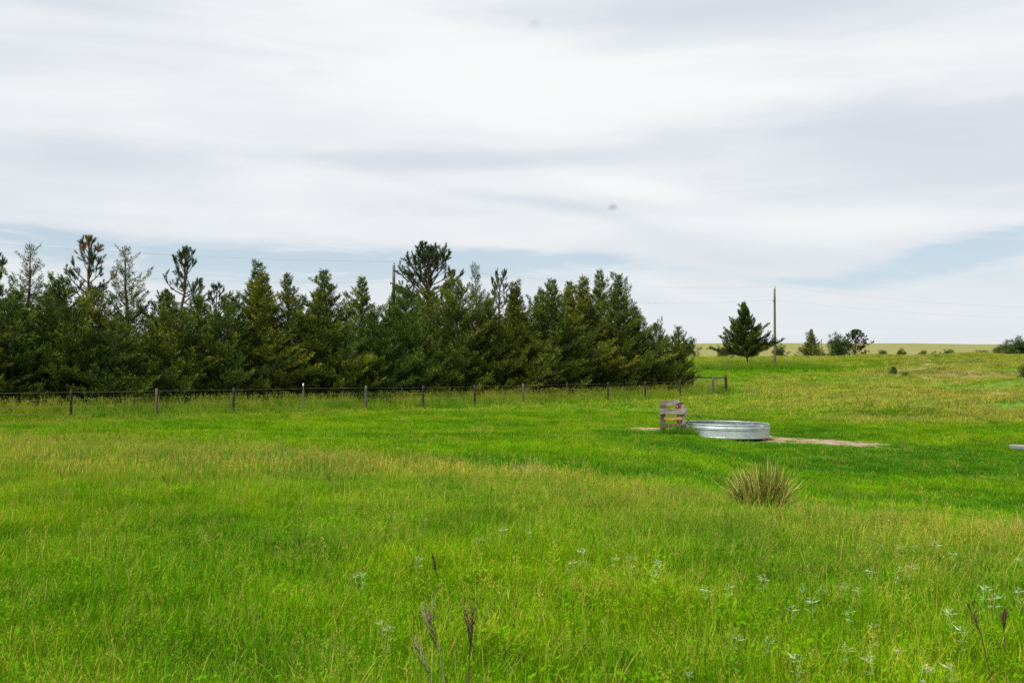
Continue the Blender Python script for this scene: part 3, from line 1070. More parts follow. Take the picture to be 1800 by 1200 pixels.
def cedar(seed, H=8.5, Rm=2.5, nprim=120, power=0.85, bare=0.0, lean=0.25, dens=1.0, sparse_top=0.0, spread=1.0, limb=0.0, leaf='cedar', sprig=0.125, texp=1.22, irr=1.0, hueb=0.42):
    """red cedar: returns (trunk, limbs, crown) meshes; foliage in upswept feathery plumes"""
    rs = np.random.default_rng(seed)
    tr, cr = MB(), MB()
    lm = tr
    tz = np.linspace(-0.15, H * 0.97, 16)
    wob = np.cumsum(rs.normal(0, 0.035, (16, 2)), 0)
    wob[:3] *= 0.3
    axp = np.stack([wob[:, 0] + lean * (np.clip(tz, 0, None) / H) ** 2.2, wob[:, 1], tz], -1)
    r0 = 0.022 * H * (0.8 + 0.4 * rs.random())
    rad = r0 * (1 - np.clip(tz / H, 0, 1)) ** 0.85 + 0.012
    rad[0] *= 1.35
    tr.tube(axp, rad, 8)

    def trunk_at(z):
        return np.array([np.interp(z, tz, axp[:, 0]), np.interp(z, tz, axp[:, 1]), z])
    lob = rs.random(7) * 6.283
    for i in range(nprim):
        t = bare + (1 - bare) * ((i + rs.random()) / nprim) ** texp
        t = min(t, 0.985)
        z = t * H
        a = i * 2.39996 + rs.normal(0, 0.35)
        prof = (1 - t) ** power * min(1.0, 0.80 + (t - bare) * 2.0)
        # uneven outline: some sectors reach further
        ine = 1 + irr * (0.22 * math.sin(a * 2 + lob[0] + t * 5) + 0.16 * math.sin(a * 3 + lob[1] - t * 9))
        L = max(0.10, Rm * prof * ine * (0.58 + 0.62 * rs.random())) + 0.10
        if rs.random() < limb and t > 0.28:
            L = L * 1.35 + 0.3
        e0 = R(8 + 34 * t + rs.normal(0, 9)) / spread
        e1 = e0 + R(12 + 22 * rs.random())
        ns = 7
        s = np.linspace(0, 1, ns)
        e = e0 + (e1 - e0) * s ** 1.5
        aa = a + rs.normal(0, 0.22) * s
        st = np.stack([np.cos(e) * np.cos(aa), np.cos(e) * np.sin(aa), np.sin(e)], -1)
        st[:, 0] += 0.10 * t          # wind flagging
        P = np.concatenate([[trunk_at(z)], trunk_at(z) + np.cumsum(st[:-1] * (L / (ns - 1)), 0)])
        if L > 0.5:
            lm.tube(P, np.linspace(0.008 + 0.010 * L, 0.004, ns), 4, caps=False)
        T = unit(np.gradient(P, axis=0))
        hb = rs.normal(hueb, 0.16)
        thin = (1 - sparse_top * sstep(0.55, 0.9, t) * rs.random()) * (1 - 0.35 * sstep(0.7, 0.95, t))
        n2 = int(3 + L * 4.6)
        for j in range(n2 + 1):
            if j == n2:
                sv, l2 = 0.80, 0.24 + 0.10 * L
            else:
                sv = 0.16 + 0.84 * (j + rs.random()) / n2
                l2 = (0.16 + 0.34 * L * (1 - sv) ** 0.8 * 0.9) * (0.6 + 0.8 * rs.random())
            q = sv * (ns - 1)
            k0 = min(int(q), ns - 2)
            f = q - k0
            p = P[k0] * (1 - f) + P[k0 + 1] * f
            tv = T[k0]
            side = np.cross(tv, [0, 0, 1.0])
            side = side / (np.linalg.norm(side) + 1e-6)
            sg = 0 if j == n2 else (1 if j % 2 else -1) * (0.35 + 0.7 * rs.random())
            d = tv * 0.85 + side * sg + np.array([0, 0, 0.22]) + rs.normal(0, 0.22, 3)
            d /= np.linalg.norm(d)
            n3 = max(4, int((9 + 54 * l2) * dens * thin))
            v = rs.random(n3) ** 0.85
            C = p + d * (l2 * v)[:, None] + np.array([0, 0, 1.0]) * (0.16 * l2 * v ** 2)[:, None] + rs.normal(0, 1, (n3, 3)) * (0.045 + 0.05 * l2) * (1.05 - 0.8 * v)[:, None]
            Dn = unit(d * 0.8 + np.array([0, 0, 0.12]) + rs.normal(0, 0.42, (n3, 3)))
            V, F = spray(C, Dn, sprig, 0.115, rs)
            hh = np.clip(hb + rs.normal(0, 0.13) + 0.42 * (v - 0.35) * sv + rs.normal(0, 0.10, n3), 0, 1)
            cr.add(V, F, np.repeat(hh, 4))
    return tr.mesh('trunk', M['bark']), cr.mesh('crown', M[leaf])


def pine(seed, H=10.5, Rm=2.4, nprim=44, bare=0.3, dead=0.0, lean=0.2, sub=6, nn=80, updir=1.0, nw=0.011):
    """ponderosa pine: open crown of bottle-brush needle tufts on upturned limbs"""
    rs = np.random.default_rng(seed)
    tr, cr = MB(), MB()
    lm = tr
    tz = np.linspace(-0.15, H * 0.98, 14)
    wob = np.cumsum(rs.normal(0, 0.05, (14, 2)), 0)
    wob[:2] = 0
    axp = np.stack([wob[:, 0] + lean * (np.clip(tz, 0, None) / H) ** 2, wob[:, 1], tz], -1)
    rad = 0.02 * H * (1 - np.clip(tz / H, 0, 1)) ** 0.8 + 0.02
    tr.tube(axp, rad, 8)

    def brush(p, d, ln, hb, deadb):
        n = int(nn * (0.7 + 0.6 * rs.random()))
        v = rs.random(n)
        C = p + d * (ln * v)[:, None]
        D = unit(d * (0.55 + 0.5 * v)[:, None] + rs.normal(0, 0.55, (n, 3)))
        W = unit(np.cross(D, rs.normal(0, 1, (n, 3)))) * nw
        l_ = (0.17 * (0.7 + 0.5 * rs.random(n)))[:, None]
        V = np.stack([C - W, C + W, C + D * l_], 1).reshape(-1, 3)
        F = np.arange(n * 3).reshape(-1, 3)
        hh = np.full(n, 2.0) if deadb else np.clip(hb + rs.normal(0, 0.13, n), 0, 1)
        cr.add(V, F, np.repeat(hh, 3))
    for i in range(nprim):
        t = bare + (1 - bare) * ((i + rs.random()) / nprim) ** 0.9
        t = min(t, 0.99)
        z = t * H
        a = i * 2.39996 + rs.normal(0, 0.4)
        tt = (t - bare) / (1 - bare)
        prof = (1 - tt) ** 0.5 * (0.65 + 0.55 * math.sin(min(tt * 2.2, 1.57)))
        L = (Rm * prof * (0.55 + 0.6 * rs.random()) + 0.25)
        e0 = R(8 + 40 * tt + rs.normal(0, 10))
        e1 = e0 + R(35 * updir + rs.normal(0, 12))
        ns = 7
        s = np.linspace(0, 1, ns)
        e = e0 + (e1 - e0) * s ** 1.6
        aa = a + rs.normal(0, 0.35) * s
        st = np.stack([np.cos(e) * np.cos(aa), np.cos(e) * np.sin(aa), np.sin(e)], -1)
        b0 = np.array([np.interp(z, tz, axp[:, 0]), np.interp(z, tz, axp[:, 1]), z])
        P = np.concatenate([[b0], b0 + np.cumsum(st[:-1] * (L / (ns - 1)), 0)])
        lm.tube(P, np.linspace(0.018 + 0.018 * L, 0.010, ns), 5, caps=False)
        T = unit(np.gradient(P, axis=0))
        hb = rs.normal(0.45, 0.14)
        db = rs.random() < dead
        brush(P[-2], T[-1], 0.32, hb, db)
        for j in range(max(2, int(sub * (0.5 + L / Rm)))):
            sv = 0.35 + 0.6 * rs.random()
            q = sv * (ns - 1)
            k0 = min(int(q), ns - 2)
            p = P[k0] + (P[k0 + 1] - P[k0]) * (q - k0)
            d = T[k0] * 0.7 + rs.normal(0, 0.55, 3) + np.array([0, 0, 0.45 * updir])
            d /= np.linalg.norm(d)
            l2 = (0.25 + 0.25 * L * (1 - sv)) * (0.6 + 0.8 * rs.random())
            e_ = p + d * l2
            lm.tube(np.array([p, p + d * l2 * 0.5, e_]), [0.012, 0.010, 0.008], 4, caps=False)
            d2 = unit((d + np.array([0, 0, 0.35]))[None])[0]
            brush(e_ - d * 0.16, d2, 0.30, hb + rs.normal(0, 0.1), db)
    top = axp[-1]
    brush(top - np.array([0, 0, 0.3]), np.array([0.05, 0, 1.0]), 0.45, 0.5, False)
    return tr.mesh('trunk', M['pinebark']), cr.mesh('crown', M['pine'])


def broad(seed, H=5.0, Rm=2.2, bare=0.12, n=26, leafsize=0.17):
    """round bushy broadleaf: limbs forking to leaf clumps"""
    rs = np.random.default_rng(seed)
    tr, cr = MB(), MB()
    lm = tr
    tr.tube([[0, 0, -0.15], [0.03, 0, H * bare], [0.0, 0.05, H * 0.45], [0.05, 0, H * 0.7]], [0.03 * H, 0.024 * H, 0.016 * H, 0.008 * H], 7)
    for i in range(n):
        a = i * 2.4 + rs.normal(0, 0.3)
        zz = H * (bare + (1 - bare) * rs.random())
        f = zz / H
        rr = Rm * math.sqrt(max(0.05, 1 - (abs(f - 0.45) / 0.56) ** 2)) * (0.55 + 0.5 * rs.random())
        end = np.array([rr * math.cos(a), rr * math.sin(a), zz])
        st = np.array([0, 0, max(H * bare * 0.7, zz * 0.55 - 0.1)])
        mid = (st + end) / 2 + np.array([0, 0, 0.1 * H * rs.random()])
        lm.tube([st, mid, end], [0.012 * H, 0.007 * H, 0.003 * H], 5, caps=False)
        hb = rs.normal(0.42, 0.14)
        for j in range(7):
            c = end * (0.55 + 0.45 * rs.random()) + np.array([0, 0, 0.3 * zz * 0.4]) + rs.normal(0, 0.22 * Rm * 0.6, 3)
            c[2] = max(c[2], 0.15)
            m_ = 70
            C = c + rs.normal(0, 0.11 * Rm, (m_, 3)) * np.array([1, 1, 0.75])
            D = unit(rs.normal(0, 1, (m_, 3)) + np.array([0, 0, 0.2]))
            V, F = spray(C, D, leafsize, 0.3, rs)
            cr.add(V, F, np.repeat(np.clip(hb + rs.normal(0, 0.14, m_), 0, 1), 4))
    return tr.mesh('trunk', M['bark']), cr.mesh('crown', M['leaf'])


CEDARS = {
    'full': [cedar(11, 8.5, 4.6, 150, 0.80, 0.02, 0.2, limb=0.06, sprig=0.15), cedar(12, 8.5, 4.5, 150, 0.88, 0.02, 0.35, limb=0.06, sprig=0.15), cedar(13, 8.5, 4.7, 150, 0.78, 0.02, 0.1, limb=0.06, sprig=0.15)],
    'spire': [cedar(21, 8.8, 4.0, 175, 1.22, 0.03, 0.25, limb=0.08, sprig=0.14, texp=1.02), cedar(22, 8.8, 3.9, 175, 1.35, 0.03, 0.4, limb=0.10, sprig=0.14, texp=1.02), cedar(23, 8.8, 4.1, 175, 1.2, 0.03, 0.3, limb=0.09, sprig=0.14, texp=1.02)],
    'airy': [cedar(31, 9.3, 3.2, 125, 1.0, 0.08, 0.3, dens=0.95, sparse_top=0.6, limb=0.12), cedar(32, 9.3, 3.0, 120, 0.95, 0.08, 0.15, dens=0.95, sparse_top=0.6, limb=0.12)],
    'lone': [cedar(49, 7.2, 4.1, 155, 0.95, 0.17, 0.3, dens=1.35, spread=1.5, limb=0.10, sprig=0.17, irr=1.7, hueb=0.24)],
}
PINES = [pine(51, 10.5, 2.3, 40, 0.42, 0.06, 0.3), pine(52, 10.0, 2.2, 36, 0.45, 0.0, 0.1, updir=1.5), pine(53, 10.5, 3.6, 78, 0.34, 0.0, 0.1, sub=9, nn=95), pine(54, 9, 2.6, 46, 0.2, 0.0, 0.2), pine(55, 8, 3.1, 70, 0.06, 0.0, 0.2, sub=9, nn=80, nw=0.022), pine(56, 8, 2.7, 60, 0.1, 0.0, 0.1, sub=8, nn=75, nw=0.02)]
BROAD = [broad(61), broad(62, 5, 2.6), broad(63, 4.0, 2.4, 0.05)]
BASEH = {}
for nm, ls in CEDARS.items():
    for ms in ls:
        BASEH[ms[1].name] = max(v.co.z for v in ms[1].vertices)
for ms in PINES + BROAD:
    BASEH[ms[1].name] = max(v.co.z for v in ms[1].vertices)


def plant_tree(name, ms, x, y, h, width, rz, label, cat='tree', group=None, sink=0.05):
    z = g1(x, y) - sink
    t = thing(name, label, cat, (x, y, z), rz, group)
    k = h / BASEH[ms[1].name]
    t.scale = (k * width, k * width, k)
    for nm, me in zip(('trunk', 'crown'), ms):
        obj(nm, me, t)
    return t


def on_row(px, off):
    u = (px - 900) / FPX
    b0 = FENCE0 + FN * off
    t = (u * b0[1] - b0[0]) / (FD[0] - u * FD[1])
    return b0 + FD * t


def top_to_h(px, ytop, x, y):
    return (HOR - ytop) / FPX * y + EYE - g1(x, y)


ORD = ['first', 'second', 'third', 'fourth', 'fifth', 'sixth', 'seventh', 'eighth', 'ninth', 'tenth', 'eleventh', 'twelfth', 'thirteenth', 'fourteenth',
       'fifteenth', 'sixteenth', 'seventeenth', 'eighteenth', 'nineteenth', 'twentieth', 'twenty-first', 'twenty-second']
rt = random.Random(5)
front = [(-75, 478, 'full', 1.05, 'wide cedar cut by the left edge of the photo, in front of the windbreak'),
         (22, 500, 'full', 1.15, 'broad olive green cedar at the left end of the windbreak front'),
         (122, 474, 'full', 1.05, 'full rounded olive cedar behind the leftmost fence post'),
         (205, 545, 'full', 1.15, 'low bushy cedar between the two leftmost fence posts'),
         (300, 520, 'full', 1.1, 'low wide cedar behind the second fence post from the left'),
         (392, 505, 'full', 1.0, 'dark full cedar behind the third wooden fence post from the left'),
         (462, 468, 'spire', 1.25, 'tall forked cedar left of the green steel fence post'),
         (527, 517, 'spire', 1.1, 'short pointed cedar right behind the green steel fence post'),
         (578, 468, 'spire', 1.2, 'dense pointed cedar standing tall just right of the green steel post'),
         (655, 530, 'full', 1.05, 'low full cedar with pale tips left of the utility pole in the trees'),
         (708, 500, 'full', 1.0, 'bushy cedar in front of the utility pole that rises from the trees'),
         (795, 478, 'full', 0.95, 'broad cedar in front of the big round pine'),
         (858, 505, 'full', 0.95, 'full cedar in front of the small dark pine top'),
         (918, 488, 'spire', 1.15, 'pointed cedar right of the small dark pine top'),
         (972, 486, 'spire', 1.2, 'feathery cedar behind the thin brown steel fence post'),
         (1024, 478, 'spire', 1.25, 'cedar with layered flat sprays, left of the two tallest spires'),
         (1084, 472, 'spire', 1.2, 'right one of the two tall cedar spires near the windbreak end'),
         (1122, 534, 'spire', 1.25, 'third cedar from the right end of the windbreak'),
         (1157, 554, 'full', 0.8, 'second cedar from the right end of the windbreak'),
         (1190, 568, 'full', 0.78, 'small rounded cedar at the right end of the windbreak')]
for i, (px, yt, kind, w, lab) in enumerate(front):
    off = 4.6 + rt.uniform(-0.5, 0.7) if px < 1140 else 3.4
    p = on_row(px, off)
    ms = CEDARS[kind][i % len(CEDARS[kind])]
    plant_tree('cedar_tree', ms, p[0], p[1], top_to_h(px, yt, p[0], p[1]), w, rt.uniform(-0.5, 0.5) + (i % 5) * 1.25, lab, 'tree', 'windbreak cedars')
back = [(945, 500, 'full', 0.9, 'dark full cedar in the dip between pointed and feathery cedars'),
        (165, 500, 'full', 1.05, 'dark full cedar below the crooked pine'),
        (350, 498, 'full', 1.0, 'dark full cedar right below the upright pine'),
        (560, 505, 'full', 0.9, 'dark cedar filling the gap behind the dense pointed cedar'),
        (-30, 450, 'spire', 1.1, 'dark cedar top behind the wide cedar at the left edge'),
        (42, 420, 'airy', 1.0, 'tall thin cedar with a bare wispy top at the far left'),
        (92, 500, 'full', 1.0, 'dark cedar between the wispy cedar and the crooked pine'),
        (228, 426, 'airy', 1.05, 'tall see-through cedar with its trunk showing against the sky'),
        (280, 505, 'spire', 1.2, 'dark cedar behind, left below the upright pine'),
        (437, 449, 'spire', 0.95, 'slender cedar top rising left of the forked cedar'),
        (508, 474, 'spire', 0.9, 'thin leaning cedar top right of the forked cedar'),
        (628, 479, 'spire', 1.1, 'pointed cedar behind, second peak right of the green steel post'),
        (682, 494, 'spire', 1.1, 'dark cedar directly left of the utility pole in the trees'),
        (760, 500, 'full', 0.9, 'dark cedar under the big round pine'),
        (838, 457, 'airy', 0.8, 'cedar with a thin bent top right of the big round pine'),
        (900, 500, 'spire', 1.2, 'dark cedar hidden behind the pointed cedar by the small pine'),
        (995, 489, 'spire', 1.0, 'narrow cedar peak between the feathery and the layered cedar'),
        (1061, 467, 'spire', 0.95, 'left and darkest one of the two tall cedar spires'),
        (1104, 482, 'airy', 0.75, 'loose cedar top leaning out right of the two tall spires')]
for i, (px, yt, kind, w, lab) in enumerate(back):
    p = on_row(px, 8.0 + rt.uniform(-0.6, 0.6))
    ms = CEDARS[kind][(i + 1) % len(CEDARS[kind])]
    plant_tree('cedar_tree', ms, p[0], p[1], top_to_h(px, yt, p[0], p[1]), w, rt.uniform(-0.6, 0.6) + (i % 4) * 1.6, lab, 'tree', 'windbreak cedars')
pines = [(-12, 432, 1, 1.0, 'pine top just showing at the left edge of the photo'),
         (152, 408, 0, 1.0, 'crooked open pine with brown dead clusters near the left'),
         (318, 426, 1, 1.0, 'pine with upright brush-like needle clusters left of centre'),
         (380, 492, 3, 0.8, 'low pine top between the upright pine and the slender cedar'),
         (752, 419, 2, 1.1, 'big round-topped pine rising above the windbreak'),
         (876, 468, 3, 0.7, 'small dark pine top right of the big round pine')]
for px, yt, k, w, lab in pines:
    p = on_row(px, 12.5)
    plant_tree('pine_tree', PINES[k], p[0], p[1], top_to_h(px, yt, p[0], p[1]), w, rt.uniform(0, 6.28), lab, 'tree', 'windbreak pines')

# lone cedar on the rise
x, y, z = at(1314, 108)
plant_tree('cedar_tree', CEDARS['lone'][0], x, y, top_to_h(1314, 527, x, y), 0.82, 3.3, 'lone dark cedar with a bare trunk beside the right utility pole', 'tree')

# far trees behind the crest
fars = [('far_tree', CEDARS['spire'][0], 1426, 232, 576, 1.35, 'pale pointed far tree, left of the thin far pole'),
        ('far_tree', BROAD[0], 1471, 236, 580, 0.85, 'dark far tree, left one of a touching pair'),
        ('far_tree', PINES[4], 1502, 238, 577, 1.5, 'looser far tree, right one of a touching pair'),
        ('far_tree', BROAD[0], 1371, 225, 601, 0.9, 'rounded far tree just right of the right utility pole'),
        ('far_tree', BROAD[2], 1270, 235, 610, 0.8, 'small far bush left behind the lone cedar'),
        ('far_tree', BROAD[1], 1322, 240, 612, 1.1, 'low far bush seen under the lone cedar'),
        ('far_tree', BROAD[0], 1211, 215, 588, 0.9, 'far tree peeking out behind the windbreak end'),
        ('far_tree', BROAD[2], 1553, 240, 613, 0.9, 'small far bush right of the far tree pair'),
        ('far_tree', BROAD[0], 1585, 240, 609, 0.8, 'small forked far tree, second right of the far tree pair'),
        ('far_tree', BROAD[2], 1622, 242, 614, 0.9, 'left bush of the far low clump'),
        ('far_tree', BROAD[1], 1642, 244, 615, 1.0, 'middle pale bush of the far low clump'),
        ('far_tree', BROAD[2], 1667, 242, 612, 1.0, 'right dark bush of the far low clump'),
        ('far_tree', BROAD[2], 1726, 240, 613, 1.2, 'low far bush left of the big dark tree at the right edge'),
        ('far_tree', BROAD[1], 1766, 236, 594, 1.0, 'left half of the big dark far tree clump at the right edge'),
        ('far_tree', BROAD[0], 1796, 238, 586, 1.25, 'big dark rounded far tree cut by the right edge')]
for nm, ms, px, d, yt, w, lab in fars:
    x, y, z = at(px, d)
    plant_tree(nm, ms, x, y, top_to_h(px, yt, x, y), w, rt.uniform(0, 6.28), lab, 'bush' if 'bush' in lab else 'tree', 'far trees behind the crest')

# near slope shrubs
for px, d, h, w, lab in ((1571, 84, 0.75, 0.9, 'small dark green bush standing alone on the straw coloured slope'),
                         (1591, 83, 0.42, 1.5, 'low spreading shrub beside the small dark bush on the slope'),
                         (1806, 78, 1.5, 1.0, 'bright green bush cut by the right edge of the photo')):
    x, y, z = at(px, d)
    plant_tree('slope_shrub', BROAD[2], x, y, h, w, rt.uniform(0, 6), lab, 'bush')


# ------------------------------------------------------------------ wire fence
def post_mesh(seed, h, r, mat, tilt=0.0):
    rs = np.random.default_rng(seed)
    b = MB()
    n = 7
    zz = np.linspace(-0.25, h, n)
    P = np.stack([np.cumsum(rs.normal(0, 0.006, n)) + tilt * zz, np.cumsum(rs.normal(0, 0.006, n)), zz], -1)
    b.tube(P, r * (1 + rs.normal(0, 0.05, n)) * np.linspace(1.12, 0.92, n), 9)
    return b.mesh('post', M[mat])


def t_post(h, mat, white=False):
    b = MB()
    b.box((0, 0, h / 2 - 0.15), (0.045, 0.010, h + 0.3), bev=0.002)
    b.box((0, 0.022, h / 2 - 0.15), (0.010, 0.034, h + 0.3), bev=0.002)
    for k in range(12):
        b.box((0, -0.010, 0.1 + k * (h - 0.15) / 12), (0.014, 0.012, 0.025), bev=0.002)
    return b.mesh('steel_post', M[mat], smooth=False)


def wire_mesh(P, r, sides=4):
    b = MB()
    b.tube(P, r, sides)
    return b.mesh('wire', M['wire'])


def sagged(a, b, sag, n=10):
    a, b = np.asarray(a, float), np.asarray(b, float)
    t = np.linspace(0, 1, n)
    P = a + (b - a) * t[:, None]
    P[:, 2] -= sag * 4 * t * (1 - t)
    return P


fz = g1(*FENCE0)
fence = thing('wire_fence', 'barbed wire fence on dark wooden posts in front of the cedar windbreak', 'fence', (FENCE0[0], FENCE0[1], fz))
tops = []
wood = [post_mesh(100 + k, 1.24, 0.058, 'post', (0.0, 0.02, -0.03)[k]) for k in range(3)] + [post_mesh(104, 1.24, 0.055, 'greypost', -0.015)]
steel_g, steel_b = t_post(1.32, 'tpost'), t_post(1.30, 'tpost_rust')
pick = {0: 0, 1: 3, 2: 2, 4: 3, 5: 0, 6: 0, 7: 3, 9: 0, 10: 0, 11: 1}
HTS = (1.14, 0.86, 0.58, 0.32)
nodes = []
for i in range(-3, 13):
    p = FENCE0 + FSTEP * (i if i < 12 else 12.0)
    z = g1(*p)
    rel = (p[0] - FENCE0[0], p[1] - FENCE0[1], z - fz)
    nodes.append((p[0] - FENCE0[0], p[1] - FENCE0[1], z - fz))
    if i == 3:
        o = obj('steel_post', steel_g, fence, rel)
        o['label'] = 'green steel post with a white tip'
        b = MB()
        b.box((0, 0.010, 1.30), (0.052, 0.060, 0.14), bev=0.004)
        obj('post_tip', b.mesh('post_tip', M['white']), o)
    elif i == 8:
        obj('steel_post', steel_b, fence, rel)
    elif i < 12:
        o = obj('post', wood[pick.get(i, 1)], fence, rel)
        o.rotation_euler = (0, 0, i * 1.3)
cz = g1(*CORNER)
nodes[-1] = (CORNER[0] - FENCE0[0], CORNER[1] - FENCE0[1], cz - fz)
for h in HTS:
    P = np.concatenate([sagged(np.array(nodes[k]) + (0.05, -0.06, h), np.array(nodes[k + 1]) + (0.05, -0.06, h), 0.012, 6)[:-1] for k in range(len(nodes) - 1)])
    obj('wire', wire_mesh(P, 0.0032), fence)

# corner brace at the fence end
brace = thing('corner_brace', 'wooden corner brace of three posts and top rails at the fence end', 'fence brace', (CORNER[0], CORNER[1], cz))
cp = post_mesh(120, 1.36, 0.092, 'post')
obj('corner_post', cp, brace)
B1 = FENCE0 + FSTEP * 12.0 - CORNER
B2 = np.array([12.85, 71.0]) - CORNER
for q, mt in ((B1, 'greypost'), (B2, 'greypost')):
    zz = g1(CORNER[0] + q[0], CORNER[1] + q[1]) - cz
    obj('brace_post', post_mesh(121 + int(q[0] * 10), 1.25 - zz * 0.3, 0.072, mt), brace, (q[0], q[1], zz))
    b = MB()
    z2 = zz + 1.14 - zz * 0.3
    b.tube([[0, 0, 1.17], [q[0] / 2, q[1] / 2, (1.15 + z2) / 2], [q[0], q[1], z2]], 0.045, 8)
    obj('rail', b.mesh('rail', M['greypost' if q is B1 else 'post']), brace)
    b = MB()
    b.tube([[0, 0, 1.1], [q[0], q[1], zz + 0.12]], 0.006, 4)
    b.tube([[0.02, 0, 0.15], [q[0], q[1], z2 - 0.06]], 0.006, 4)
    obj('brace_wire', b.mesh('brace_wire', M['wire']), brace)

# fence running up the rise towards the lone tree
farp = [(1232, 90), (1280, 100), (1321, 107), (1357, 109), (1395, 112), (1440, 117), (1490, 123)]
pts = [np.array(at(px, d)) for px, d in farp]
ff = thing('wire_fence', 'thin steel post fence climbing to the lone tree and the pole', 'fence', tuple(pts[0]))
fpm = t_post(1.25, 'tpost_rust')
for k, p in enumerate(pts):
    obj('steel_post', fpm, ff, tuple(p - pts[0]))
for h in (1.1, 0.75, 0.4):
    P = np.concatenate([sagged(pts[k] + (0, 0, h), pts[k + 1] + (0, 0, h), 0.02, 4) for k in range(len(pts) - 1)]) - pts[0]
    obj('wire', wire_mesh(P, 0.004), ff)


# ------------------------------------------------------------------ utility poles and lines
def pole(px, d, top_y, label, h=None):
    x, y, z = at(px, d)
    h = (HOR - top_y) / FPX * d + EYE - z
    t = thing('utility_pole', label, 'utility pole', (x, y, z))
    b = MB()
    zz = np.linspace(-0.4, h, 9)
    b.tube(np.stack([0.004 * zz, 0 * zz, zz], -1), np.linspace(0.165, 0.105, 9), 12)
    obj('shaft', b.mesh('shaft', M['pole']), t)
    b = MB()
    b.tube([[0.06, -0.06, h - 0.35], [0.06, -0.06, h + 0.14]], 0.018, 6)
    obj('top_pin', b.mesh('top_pin', M['tpost_rust']), t)
    b = MB()
    b.tube([[0.06, -0.06, h + 0.10], [0.06, -0.06, h + 0.16], [0.06, -0.06, h + 0.20], [0.06, -0.06, h + 0.25], [0.06, -0.06, h + 0.29]], [0.075, 0.085, 0.05, 0.06, 0.03], 10)
    obj('insulator', b.mesh('insulator', M['porcelain']), t)
    b = MB()
    b.box((-0.06, -0.13, h - 1.35), (0.30, 0.10, 0.09), bev=0.01)
    b.tube([[-0.17, -0.18, h - 1.42], [-0.17, -0.18, h - 1.28]], 0.05, 8)
    obj('neutral_bracket', b.mesh('neutral_bracket', M['tpost_rust']), t)
    return np.array([x + 0.06, y - 0.06, z + h + 0.28]), np.array([x - 0.17, y - 0.18, z + h - 1.27])


pA = pole(691, 74, 466, 'utility pole rising out of the windbreak beside the big pine')
pB = pole(1362, 111, 507, 'bare utility pole beside the lone cedar on the rise')
x3, y3 = 104.0, 163.0
pC = (np.array([x3, y3, 10.6 + EYE]), np.array([x3, y3, 9.2 + EYE]))
x0, y0 = -47.0, 37.0
z0 = g1(x0, y0) + 9.6
pZ = (np.array([x0, y0, z0]), np.array([x0, y0, z0 - 1.5]))
for lab, a, b_, sg in (('power line from the left edge to the pole in the windbreak', pZ, pA, 0.85), ('power line between the two utility poles', pA, pB, 0.85),
                       ('power line running off right from the pole by the lone cedar', pB, pC, 1.2)):
    t = thing('power_line', lab, 'power line', tuple(a[0]))
    for q in (0, 1):
        b = MB()
        b.tube(sagged(a[q], b_[q], sg, 24) - a[0], 0.0055, 5)
        obj('cable', b.mesh('cable', M['cable']), t)
x, y, z = at(1444, 226)
h = (HOR - 596) / FPX * y + EYE - z
t = thing('far_pole', 'thin weathered pole among the far trees', 'pole', (x, y, z))
b = MB()
b.tube([[0, 0, -0.3], [0.02, 0, h * 0.5], [0, 0, h]], [0.16, 0.13, 0.10], 8)
obj('shaft', b.mesh('shaft', M['pole']), t)
b = MB()
b.tube([[0, 0, h + 0.003], [0, 0, h + 0.25]], [0.04, 0.03], 6)
obj('top_pin', b.mesh('top_pin', M['tpost_rust']), t)


# ------------------------------------------------------------------ stock tank
def lathe(b, prof, n=96, h=0.5, closed=False):
    prof = np.asarray(prof, float)
    an = np.arange(n) / n * 2 * np.pi
    V = np.stack([prof[:, 0][:, None] * np.cos(an), prof[:, 0][:, None] * np.sin(an), np.broadcast_to(prof[:, 1][:, None], (len(prof), n))], -1).reshape(-1, 3)
    F = []
    m = len(prof)
    for i in range(m if closed else m - 1):
        i2 = (i + 1) % m
        for j in range(n):
            F.append((i * n + j, i * n + (j + 1) % n, i2 * n + (j + 1) % n, i2 * n + j))
    b.add(V, F, h)


tz_ = g1(*TANK) + 0.015
tank = thing('stock_tank', 'round galvanised steel stock tank standing on bare earth', 'stock tank', (TANK[0], TANK[1], tz_))
tank.rotation_euler = (0, R(0.9), R(0.0))
tank.scale = (1, 1, 0.86)
RT, HT = 1.48, 0.545


def rib(z0, dz, out):
    return [(RT + out * math.sin(q) ** 2, z0 + dz * q / math.pi) for q in np.linspace(0, math.pi, 9)]


b = MB()
prof = [(RT - 0.004, 0.0), (RT, 0.03)] + rib(0.032, 0.03, 0.010) + [(RT, 0.10), (RT, 0.325)] + rib(0.335, 0.050, 0.028) + rib(0.392, 0.050, 0.028) + [(RT, 0.45), (RT, 0.50)] + [(RT, HT - 0.02)]
lathe(b, prof)
obj('wall', b.mesh('wall', M['galv']), tank)
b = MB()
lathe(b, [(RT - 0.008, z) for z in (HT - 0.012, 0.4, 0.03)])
obj('inner_wall', b.mesh('inner_wall', M['galv_shaded']), tank)
b = MB()
lathe(b, [(RT + 0.017 * math.cos(q) - 0.002, HT - 0.004 + 0.017 * math.sin(q)) for q in np.linspace(0, 2 * np.pi, 11)[:-1]], closed=True)
obj('rim', b.mesh('rim', M['galv']), tank)
b = MB()
lathe(b, [(RT - 0.010, 0.028), (0.6, 0.027), (0.001, 0.026)])
obj('floor', b.mesh('floor', M['galv']), tank)
